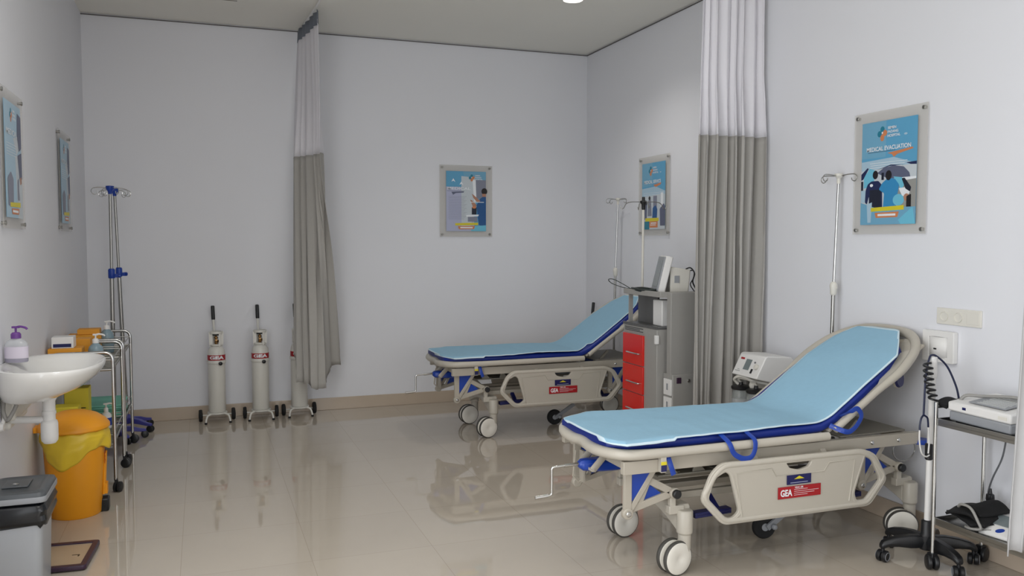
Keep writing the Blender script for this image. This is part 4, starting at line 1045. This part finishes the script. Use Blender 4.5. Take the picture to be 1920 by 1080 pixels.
# monitor on the shelf
t = thing('patient_monitor', 'tilted white and grey monitor on the shelf of the red-drawer cart', 'monitor', (3.115, 5.31, 1.1785), R(-21))
ry = Matrix.Rotation(R(13), 3, 'Y')
b = MB(); b.obox((-.018, 0, .142), (.05, .27, .265), ry); b.build('screen_housing', 'whitepl', t, bevel=.008)
b = MB(); b.obox((-.047, 0, .148), (.012, .25, .245), ry); b.build('bezel', 'greypl', t, bevel=.003)
b = MB(); b.obox((-.054, 0, .15), (.003, .21, .19), ry); b.build('display', 'screen', t)
b = MB(); b.loft([[(.02, y, 0) for y in (-.10, .10)] + [(.02, y, .20) for y in (.10, -.10)], [(.15, y, 0) for y in (-.09, .09)] + [(.165, y, .175) for y in (.09, -.09)]]); b.build('rear_case', 'offwhite', t, bevel=.008)
b = MB(); b.box(.05, .085, -.1005, -.095, .085, .135); b.build('spec_label', 'greypl', t)
b = MB(); b.tube(spline([(.13, -.02, .17), (.17, -.04, .19), (.20, -.05, .15), (.19, -.04, .09), (.21, -.05, .03), (.18, .02, .006)], 7), .005, 8); b.tube(spline([(.14, -.04, .16), (.19, -.06, .17), (.19, -.07, .12), (.17, -.06, .07), (.20, -.07, .012), (.15, -.11, .006)], 7), .004, 8)
b.build('rear_cables', 'black', t)
b = MB()
for k in range(3):
    b.tube([(2.995 + (.035 + .008 * k) * math.cos(a) - .0, 5.40 + (.14 + .01 * k) * math.sin(a), 1.190 + .011 * k + .003 * math.sin(3 * a)) for a in [2 * PI * i / 30 for i in range(30)]], .0075, 7, closed=True)
b.tube([(3.02, 5.28, 1.19), (3.01, 5.38, 1.20), (2.99, 5.50, 1.195)], .012, 8)
b.tube(spline([(2.98, 5.58, 1.205), (2.96, 5.66, 1.212), (2.90, 5.72, 1.24), (2.86, 5.70, 1.27), (2.87, 5.64, 1.275), (2.93, 5.60, 1.24), (2.975, 5.56, 1.205)], 8), .003, 7)
tag(b.build('probe_cable', 'dkcable'), 'dark coiled lead lying beside the tilted monitor', 'cable')
t = thing('printer_box', 'small white box with a dark slot on the worktop of the red-drawer cart', 'device', (3.07, 5.245, .958))
MB().box(-.05, .06, -.06, .07, 0, .185).build('case', 'whitepl', t, bevel=.008)
MB().box(-.01, .035, -.0615, -.058, .055, .062).build('slot', 'black', t)

# ------------------------------------------------------------------ suction machine
t = thing('suction_machine', 'white suction machine with dial and glass jars behind the nearest stretcher', 'suction machine', (3.36, 4.47, 0))
sx0, sy0 = 3.36, 4.47
def S(x, y, z): return (x - sx0, y - sy0, z)
ya, yb = 4.37, 4.63
rings = []
for y in (ya, yb): rings.append([S(3.215, y, .700), S(3.40, y, .655), S(3.47, y, .655), S(3.50, y, .68), S(3.50, y, .805), S(3.48, y, .825), S(3.30, y, .838), S(3.285, y, .832)])
b = MB(); b.loft(rings); b.build('control_housing', 'whitepl', t, bevel=.006)
nrm = Vector((-.132, 0, .07)).normalized(); tz = Vector((.07, 0, .132)).normalized()
org = Vector(S(3.25, 4.50, .766)) + nrm * .0012
rotp = Matrix((Vector((0, -1, 0)), tz, nrm)).transposed()
def pad(u, v, w, h, th=.002): return org + Vector((0, -u, 0)) + tz * v + nrm * (th / 2 - .001), (w, h, th)
for nm, u, v, w, h, m in (('brand_mark', -.082, .042, .036, .012, 'redlab'), ('gauge', -.01, .006, .055, .072, 'screen'), ('rocker_switch', .052, -.032, .016, .03, 'black')):
    b = MB(); c, s_ = pad(u, v, w, h, .003); b.obox(c, s_, rotp); b.build(nm, m, t)
b = MB(); c, s_ = pad(.055, .028, 0, 0); b.lathe([(.006, 0), (.006, .004), (0, .005)], c, nrm, n=12); b.build('pilot_lamp', 'midgrey', t)
b = MB(); c, s_ = pad(.088, .0, 0, 0); b.lathe([(.018, 0), (.017, .012), (.013, .014), (0, .014)], c, nrm, n=20); b.build('vacuum_knob', 'offwhite', t)
b = MB(); c, s_ = pad(-.085, -.045, .05, .002); b.obox(c, s_, rotp); c, s_ = pad(-.08, -.035, .02, .002); b.obox(c, s_, rotp); b.build('lettering', 'midgrey', t)
b = MB(); b.box(*[v - sx0 for v in (3.41, 3.53)], -.12, .18, .08, .66); b.build('lower_cabinet', 'offwhite', t, bevel=.006)
b = MB(); b.box(3.20 - sx0, 3.44 - sx0, -.14, .20, .40, .415); b.build('jar_tray', 'offwhite', t, bevel=.004)
for i, y in enumerate((4.61, 4.45)):
    b = MB(); b.lathe([(.0, .417), (.055, .417), (.058, .425), (.058, .57), (.052, .585), (.05, .60)], S(3.275, y, 0), n=30); j = b.build('jar', 'glass', t)
    b = MB(); b.lathe([(0, .598), (.060, .598), (.063, .603), (.063, .615), (.05, .622), (.015, .626), (.012, .645), (0, .645)], S(3.275, y, 0), n=30); b.build('jar_lid', 'black', j)
    b = MB(); b.lathe([(.0585, .44), (.0585, .54)], S(3.275, y, 0), n=30); b.build('scale_strip', 'clearp', j)
b = MB(); b.tube(spline([S(3.275, 4.61, .64), S(3.25, 4.60, .67), S(3.27, 4.54, .672), S(3.29, 4.49, .655), S(3.275, 4.45, .645)], 7), .007, 8)
b.tube(spline([S(3.26, 4.62, .63), S(3.23, 4.62, .665), S(3.24, 4.56, .69), S(3.30, 4.5, .66), S(3.37, 4.45, .645), S(3.40, 4.40, .60)], 7), .009, 8)
b.lathe([(0, 0), (.022, .004), (.026, .02), (.02, .04), (0, .042)], S(3.29, 4.50, .622), (-.3, -.3, 1), n=18)
b.build('tubing', 'offwhite', t)
for dx in (-.14, .15):
    for dy in (-.10, .17):
        b = MB(); caster_small(b, (dx, dy, .03), .03, (0, 1, 0), .018); b.bar((dx, dy, .03), (dx, dy, .075), .025, .025); b.build('caster', 'black', t)
MB().box(-.16, .165, -.12, .19, .07, .085).build('base_plate', 'offwhite', t, bevel=.004)

# ------------------------------------------------------------------ trolley on the right
t = thing('equipment_trolley', 'stainless two-shelf trolley at the right wall carrying white devices', 'steel trolley', (3.382, 2.74, 0))
hx, hy = .155, .272
for z, nm in ((.705, 'shelf'), (.232, 'shelf')):
    b = MB(); b.box(-hx, hx, -hy, hy, z, z + .004)
    for q in ((-hx, -hx + .006, -hy, hy), (hx - .006, hx, -hy, hy), (-hx, hx, -hy, -hy + .006), (-hx, hx, hy - .006, hy)): b.box(q[0], q[1], q[2], q[3], z - .014, z + .02)
    b.build(nm, 'steel', t, bevel=.0015)
for sx in (-1, 1):
    for sy in (-1, 1):
        b = MB(); b.tube([(sx * hx, sy * hy, .07), (sx * hx, sy * hy, .80)], .009, 12); b.build('post', 'chrome', t)
        b = MB(); a = R(40 + 70 * sx * sy); caster_small(b, (sx * hx, sy * hy, .036), .036, (math.cos(a), math.sin(a), 0), .024); b.bar((sx * hx, sy * hy, .04), (sx * hx, sy * hy, .08), .034, .034); b.build('caster', 'black', t, bevel=.003)
b = MB()
for z in (.775,):
    for sx in (1,): b.tube([(sx * hx, -hy, z), (sx * hx, hy, z)], .005, 8)
    b.tube([(-hx, hy, z), (hx, hy, z)], .005, 8)
b.build('guard_rail', 'chrome', t)
# ECG recorder
t = thing('ecg_recorder', 'white and grey recorder with printed top on the upper shelf of the right trolley', 'medical device', (3.40, 2.80, .7095), R(-3))
b = MB(); b.box(-.145, .135, -.17, .165, .012, .058); b.build('base_case', 'greypl', t, bevel=.008)
b = MB(); b.loft([[(-.15, y, .058), (.14, y, .058), (.14, y, .122), (-.02, y, .118), (-.15, y, .100)] for y in (-.175, .17)]); b.build('top_case', 'whitepl', t, bevel=.008)
b = MB(); b.box(-.151, -.1495, .065, .085, .074, .086); b.build('power_button', 'navy', t)
b = MB(); b.box(-.1515, -.1495, -.155, -.11, .07, .085); b.build('brand_label', 'offwhite', t)
b = MB(); s_ = Matrix.Rotation(R(-8), 3, 'Y')
b.obox((-.07, -.02, .1175), (.10, .20, .003), s_); b.mi = 1
for i in range(7): b.obox((-.07 + .012 * (i - 3), -.03, .1195 + .0017 * (i - 3)), (.004, .15 - .01 * (i % 3), .001), s_)
b.build('keypad', ['greypl', 'paper'], t)
b = MB(); b.mi = 0; b.box(.0, .12, -.14, .12, .121, .1225); b.mi = 1
for i in range(6): b.box(.015 + .017 * i, .021 + .017 * i, -.12, .09 - .02 * (i % 2), .1222, .1232)
b.build('instruction_sheet', ['paper', 'midgrey'], t)
b = MB(); b.box(-.12, .12, -.15, .15, 0, .012); b.build('rubber_feet', 'black', t)
b = MB(); b.tube(spline([(3.30, 2.965, .775), (3.32, 2.94, .835), (3.36, 2.88, .842), (3.44, 2.80, .846), (3.47, 2.74, .842)], 7), .0075, 10)
tag(b.build('patient_cable', 'hose'), 'thick grey cable lying over the back of the recorder', 'cable')
# BP set on lower shelf
t = thing('blood_pressure_monitor', 'white blood pressure monitor with grey display on the lower shelf', 'blood pressure monitor', (3.372, 2.745, .2365), R(8))
b = MB(); b.loft([[(-.09, y, 0), (.08, y, 0), (.08, y, .075), (.05, y, .08), (-.08, y, .022), (-.09, y, .012)] for y in (-.075, .075)]); b.build('case', 'whitepl', t, bevel=.007)
s_ = Matrix.Rotation(R(-24), 3, 'Y')
b = MB(); b.obox((.0, .0, .0595), (.07, .10, .004), s_); b.build('display', 'screen', t)
b = MB(); b.lathe([(0, 0), (.012, 0), (.012, .004), (0, .005)], (-.062, -.01, .029), (-.4, 0, .9), n=16, sy=1.6); b.build('start_button', 'bluep', t)
b = MB()
for i, (x, y, z, a, e) in enumerate(((3.345, 2.89, .262, 62, 0), (3.33, 2.88, .285, 95, 4), (3.37, 2.87, .312, 75, -8))):
    def fn(u, v, x=x, y=y, z=z, a=a, e=e, i=i):
        X_ = (u - .5) * (.23 - .03 * i); Y_ = (v - .5) * (.17 + .01 * i)
        rx = X_ * math.cos(R(a)) - Y_ * math.sin(R(a)); ry_ = X_ * math.sin(R(a)) + Y_ * math.cos(R(a))
        return (x + rx * .72, y + ry_, z + .03 * math.sin(PI * u) * (1 if i else .3) + .012 * math.sin(PI * v + i) + X_ * math.tan(R(e)) * .5 + .004 * noise.noise(Vector((u * 4, v * 4, i))))
    b.grid(fn, 18, 12)
b.tube([(3.36 + .055 * math.cos(a), 2.86 + .0 * a, .292 + .035 * math.sin(a)) for a in [2 * PI * k / 20 for k in range(20)]], [(.004, .06)] * 20, 8, closed=True, flat=(1, 0, 0)) if False else None
o = b.build('pressure_cuff', 'cloth_black', solid=.012, ang=70); tag(o, 'black folded blood pressure cuff on the lower shelf of the right trolley', 'blood pressure cuff')
b = MB(); b.tube(spline([(3.28, 2.92, .325), (3.265, 2.89, .345), (3.265, 2.84, .34), (3.265, 2.80, .29), (3.262, 2.785, .262), (3.25, 2.83, .252), (3.26, 2.86, .25), (3.275, 2.84, .25), (3.285, 2.79, .252), (3.30, 2.76, .258)], 8), .0065, 10)
tag(b.build('air_hose', 'hose'), 'grey air hose looping from the black cuff to the monitor', 'hose')
b = MB(); b.tube(spline([(3.505, 2.86, .70), (3.50, 2.88, .55), (3.49, 2.92, .44), (3.505, 2.955, .36), (3.51, 2.95, .33)], 8), .004, 8)
b.tube(spline([(3.52, 2.84, .70), (3.53, 2.80, .56), (3.545, 2.77, .42), (3.55, 2.75, .30), (3.52, 2.74, .243)], 8), .0045, 8)
b.mi = 1; b.lathe([(0, -.03), (.006, -.028), (.009, -.005), (.018, .0), (.02, .022), (.016, .034), (0, .036)], (3.506, 2.945, .35), (0, 0, -1), n=18); b.mi = 2; 
for k in (-1, 1): b.cyl((3.506 + .007 * k, 2.945, .315), (3.506 + .007 * k, 2.945, .295), .0025, 8)
tag(b.build('power_cord', ['cable', 'black', 'brass']), 'grey power cord with black plug hanging behind the right trolley', 'power cord')

# ------------------------------------------------------------------ five-leg rolling stand with stethoscope
cx, cy = 3.283, 3.10
t = thing('rolling_stand', 'white pole on a black five-legged rolling base beside the right trolley', 'rolling stand', (cx, cy, 0))
b = MB(); b.tube([(0, 0, .16), (.012, 0, .93)], .015, 16); b.lathe([(.0175, .90), (.019, .905), (.019, .995), (.015, 1.0), (0, 1.0)], (.012, 0, 0), n=20); b.build('pole', 'whitepl', t)
b = MB(); b.lathe([(.0, .06), (.032, .06), (.036, .07), (.036, .13), (.028, .14), (.026, .20), (.022, .205), (.014, .205)], n=28)
legs = [R(208 - 72 * 0), R(208 + 72), R(208 + 144), R(208 + 216), R(208 + 288)]
legs = [R(a_) for a_ in (160, 98, 33, -31, -97)]
for a in legs:
    ca, sa = math.cos(a), math.sin(a)
    b.loft([[(ca * r_ - sa * w * q, sa * r_ + ca * w * q, z_) for q, z_ in ((-.7, z0), (.7, z0), (1, (z0 + z1) / 2), (.7, z1), (-.7, z1), (-1, (z0 + z1) / 2))] for r_, w, z0, z1 in ((.02, .026, .07, .13), (.08, .024, .068, .132), (.14, .024, .075, .125), (.19, .024, .075, .112), (.215, .022, .065, .10), (.225, .016, .065, .085))])
b.build('star_base', 'black', t, bevel=.004)
for k, a in enumerate(legs):
    ca, sa = math.cos(a), math.sin(a); b = MB(); ax = Vector((-sa, ca, 0)); ax.rotate(Matrix.Rotation(R((35, -50, 20, 70, -30)[k]), 3, 'Z'))
    caster_small(b, (ca * .212, sa * .212, .028), .028, ax, .022); b.cyl((ca * .212, sa * .212, .03), (ca * .212, sa * .212, .075), .009, 10)
    b.mi = 1
    for s_ in (-1, 1): b.lathe([(.019, 0), (.021, .001), (.0215, .002), (.019, .003), (.019, 0)], Vector((ca * .212, sa * .212, .028)) + ax * s_ * .0245, ax * s_, n=20)
    b.build('caster', ['black', 'greypl'], t)
b = MB(); b.lathe([(.0145, .50), (.0185, .505), (.0185, .575), (.0145, .58)], n=18); b.build('cable_clip', 'black', t)
# stethoscope hung over the pole
cz = 1.0
b = MB(); b.tube(spline([(cx - .056, cy - .015, .72), (cx - .046, cy - .012, .90), (cx - .022, cy - .005, .985), (cx + .0, cy + .0, 1.008), (cx + .03, cy - .005, 1.0), (cx + .08, cy - .02, .95), (cx + .115, cy - .04, .86), (cx + .125, cy - .05, .80)], 8), .0048, 10)
b.tube(spline([(cx - .056, cy - .015, .725), (cx - .075, cy - .02, .71), (cx - .082, cy - .02, .68), (cx - .083, cy - .02, .655)], 6), .0045, 8); b.tube(spline([(cx - .056, cy - .015, .725), (cx - .038, cy - .02, .712), (cx - .032, cy - .02, .69), (cx - .030, cy - .02, .665)], 6), .0045, 8)
st = b.build('tubing', 'navycable')
root = thing('stethoscope', 'dark blue stethoscope hung over the top of the white pole', 'stethoscope', (0, 0, 0)); st.parent = root
b = MB(); b.tube(spline([(cx - .083, cy - .02, .655), (cx - .084, cy - .022, .60), (cx - .072, cy - .025, .545), (cx - .045, cy - .025, .525), (cx - .024, cy - .025, .53)], 7), .0038, 8); b.tube(spline([(cx - .030, cy - .02, .665), (cx - .026, cy - .024, .60), (cx - .034, cy - .028, .54)], 6), .0038, 8)
b.build('ear_tubes', 'whitepl', root)
b = MB(); b.lathe([(0, -.004), (.02, -.004), (.022, 0), (.016, .006), (.006, .012), (0, .012)], (cx + .125, cy - .052, .79), (0, 0, 1), n=20); b.build('chest_piece', 'steel', root)
# coiled cord
b = MB(); pts = []
for i in range(200):
    u = i / 199; a = u * 2 * PI * 7; zc = .975 - .185 * u; xo = -.048 + .045 * u ** 2
    pts.append((cx + xo + .019 * math.cos(a), cy - .026 + .019 * math.sin(a), zc))
b.tube(pts, .0052, 8); b.tube(spline([pts[-1], (cx + .012, cy - .045, .785), (cx + .03, cy - .07, .775)], 5), .004, 8)
tag(b.build('coiled_cord', 'black'), 'black coiled cord hanging beside the white pole', 'cord')
b = MB()
for i in range(2):
    b.grid(lambda u, v, i=i: (3.25 + .13 * u + .01 * v, 3.035 - .05 * v - .02 * u, .775 + .035 * math.sin(PI * (u * .9 + .1)) * (1 - .2 * i) - .012 * v + .01 * i), 14, 8)
o = b.build('folded_cuff', 'cloth_black', solid=.012, ang=70); tag(o, 'black cuff folded between the pole and the white recorder', 'blood pressure cuff')

# ------------------------------------------------------------------ light and camera
def area(name, loc, rot, sx, sy, power, col=(1, 1, 1)):
    l = bpy.data.lights.new(name, 'AREA'); l.shape = 'RECTANGLE'; l.size = sx; l.size_y = sy; l.energy = power; l.color = col
    o = bpy.data.objects.new(name, l); COL.objects.link(o); o.location = loc; o.rotation_euler = rot; return o
# daylight through the left window, then added fill through the front opening
area('window_daylight', (XL - .12, (WL[0] + WL[1]) / 2, (WL[2] + WL[3]) / 2), (0, R(-90), 0), WL[3] - WL[2], WL[1] - WL[0], 58, (.96, .98, 1))
area('added_front_fill', ((WF[0] + WF[1]) / 2, YF - .12, (WF[2] + WF[3]) / 2), (R(90), 0, 0), WF[1] - WF[0], WF[3] - WF[2], 34, (1, .985, .965))
for lx, ly, lp in ((-.1, 3.2, 17), (.6, .3, 16)):  # unseen fill lamps added under the ceiling, no fixtures
    area('added_ceiling_fill', (lx, ly, ZC - .02), (0, 0, 0), .5, .5, lp, (1, .985, .96))
l = bpy.data.lights.new('downlight_beam', 'SPOT'); l.energy = 22; l.spot_size = R(130); l.spot_blend = .8; l.shadow_soft_size = .05; l.color = (1, .96, .9)
o = bpy.data.objects.new('downlight_beam', l); COL.objects.link(o); o.location = (2.75, 6.12, ZC - .03)
w = bpy.data.worlds.new('World'); sc.world = w; w.use_nodes = True
bg = w.node_tree.nodes['Background']; bg.inputs['Color'].default_value = (.75, .82, .9, 1); bg.inputs['Strength'].default_value = .6
cam = bpy.data.cameras.new('Camera'); cam.sensor_fit = 'HORIZONTAL'; cam.sensor_width = 36; cam.lens = 36 * 1587 / 1920; cam.clip_start = .05
co = bpy.data.objects.new('Camera', cam); COL.objects.link(co); co.location = (0, 0, 1.55)
co.rotation_euler = (R(90) - math.atan2(86, 1587), 0, R(-20.14)); sc.camera = co
vs = sc.view_settings; vs.view_transform = 'Standard'; vs.look = 'None'; vs.gamma = 1; vs.use_curve_mapping = False; vs.exposure = 0.6
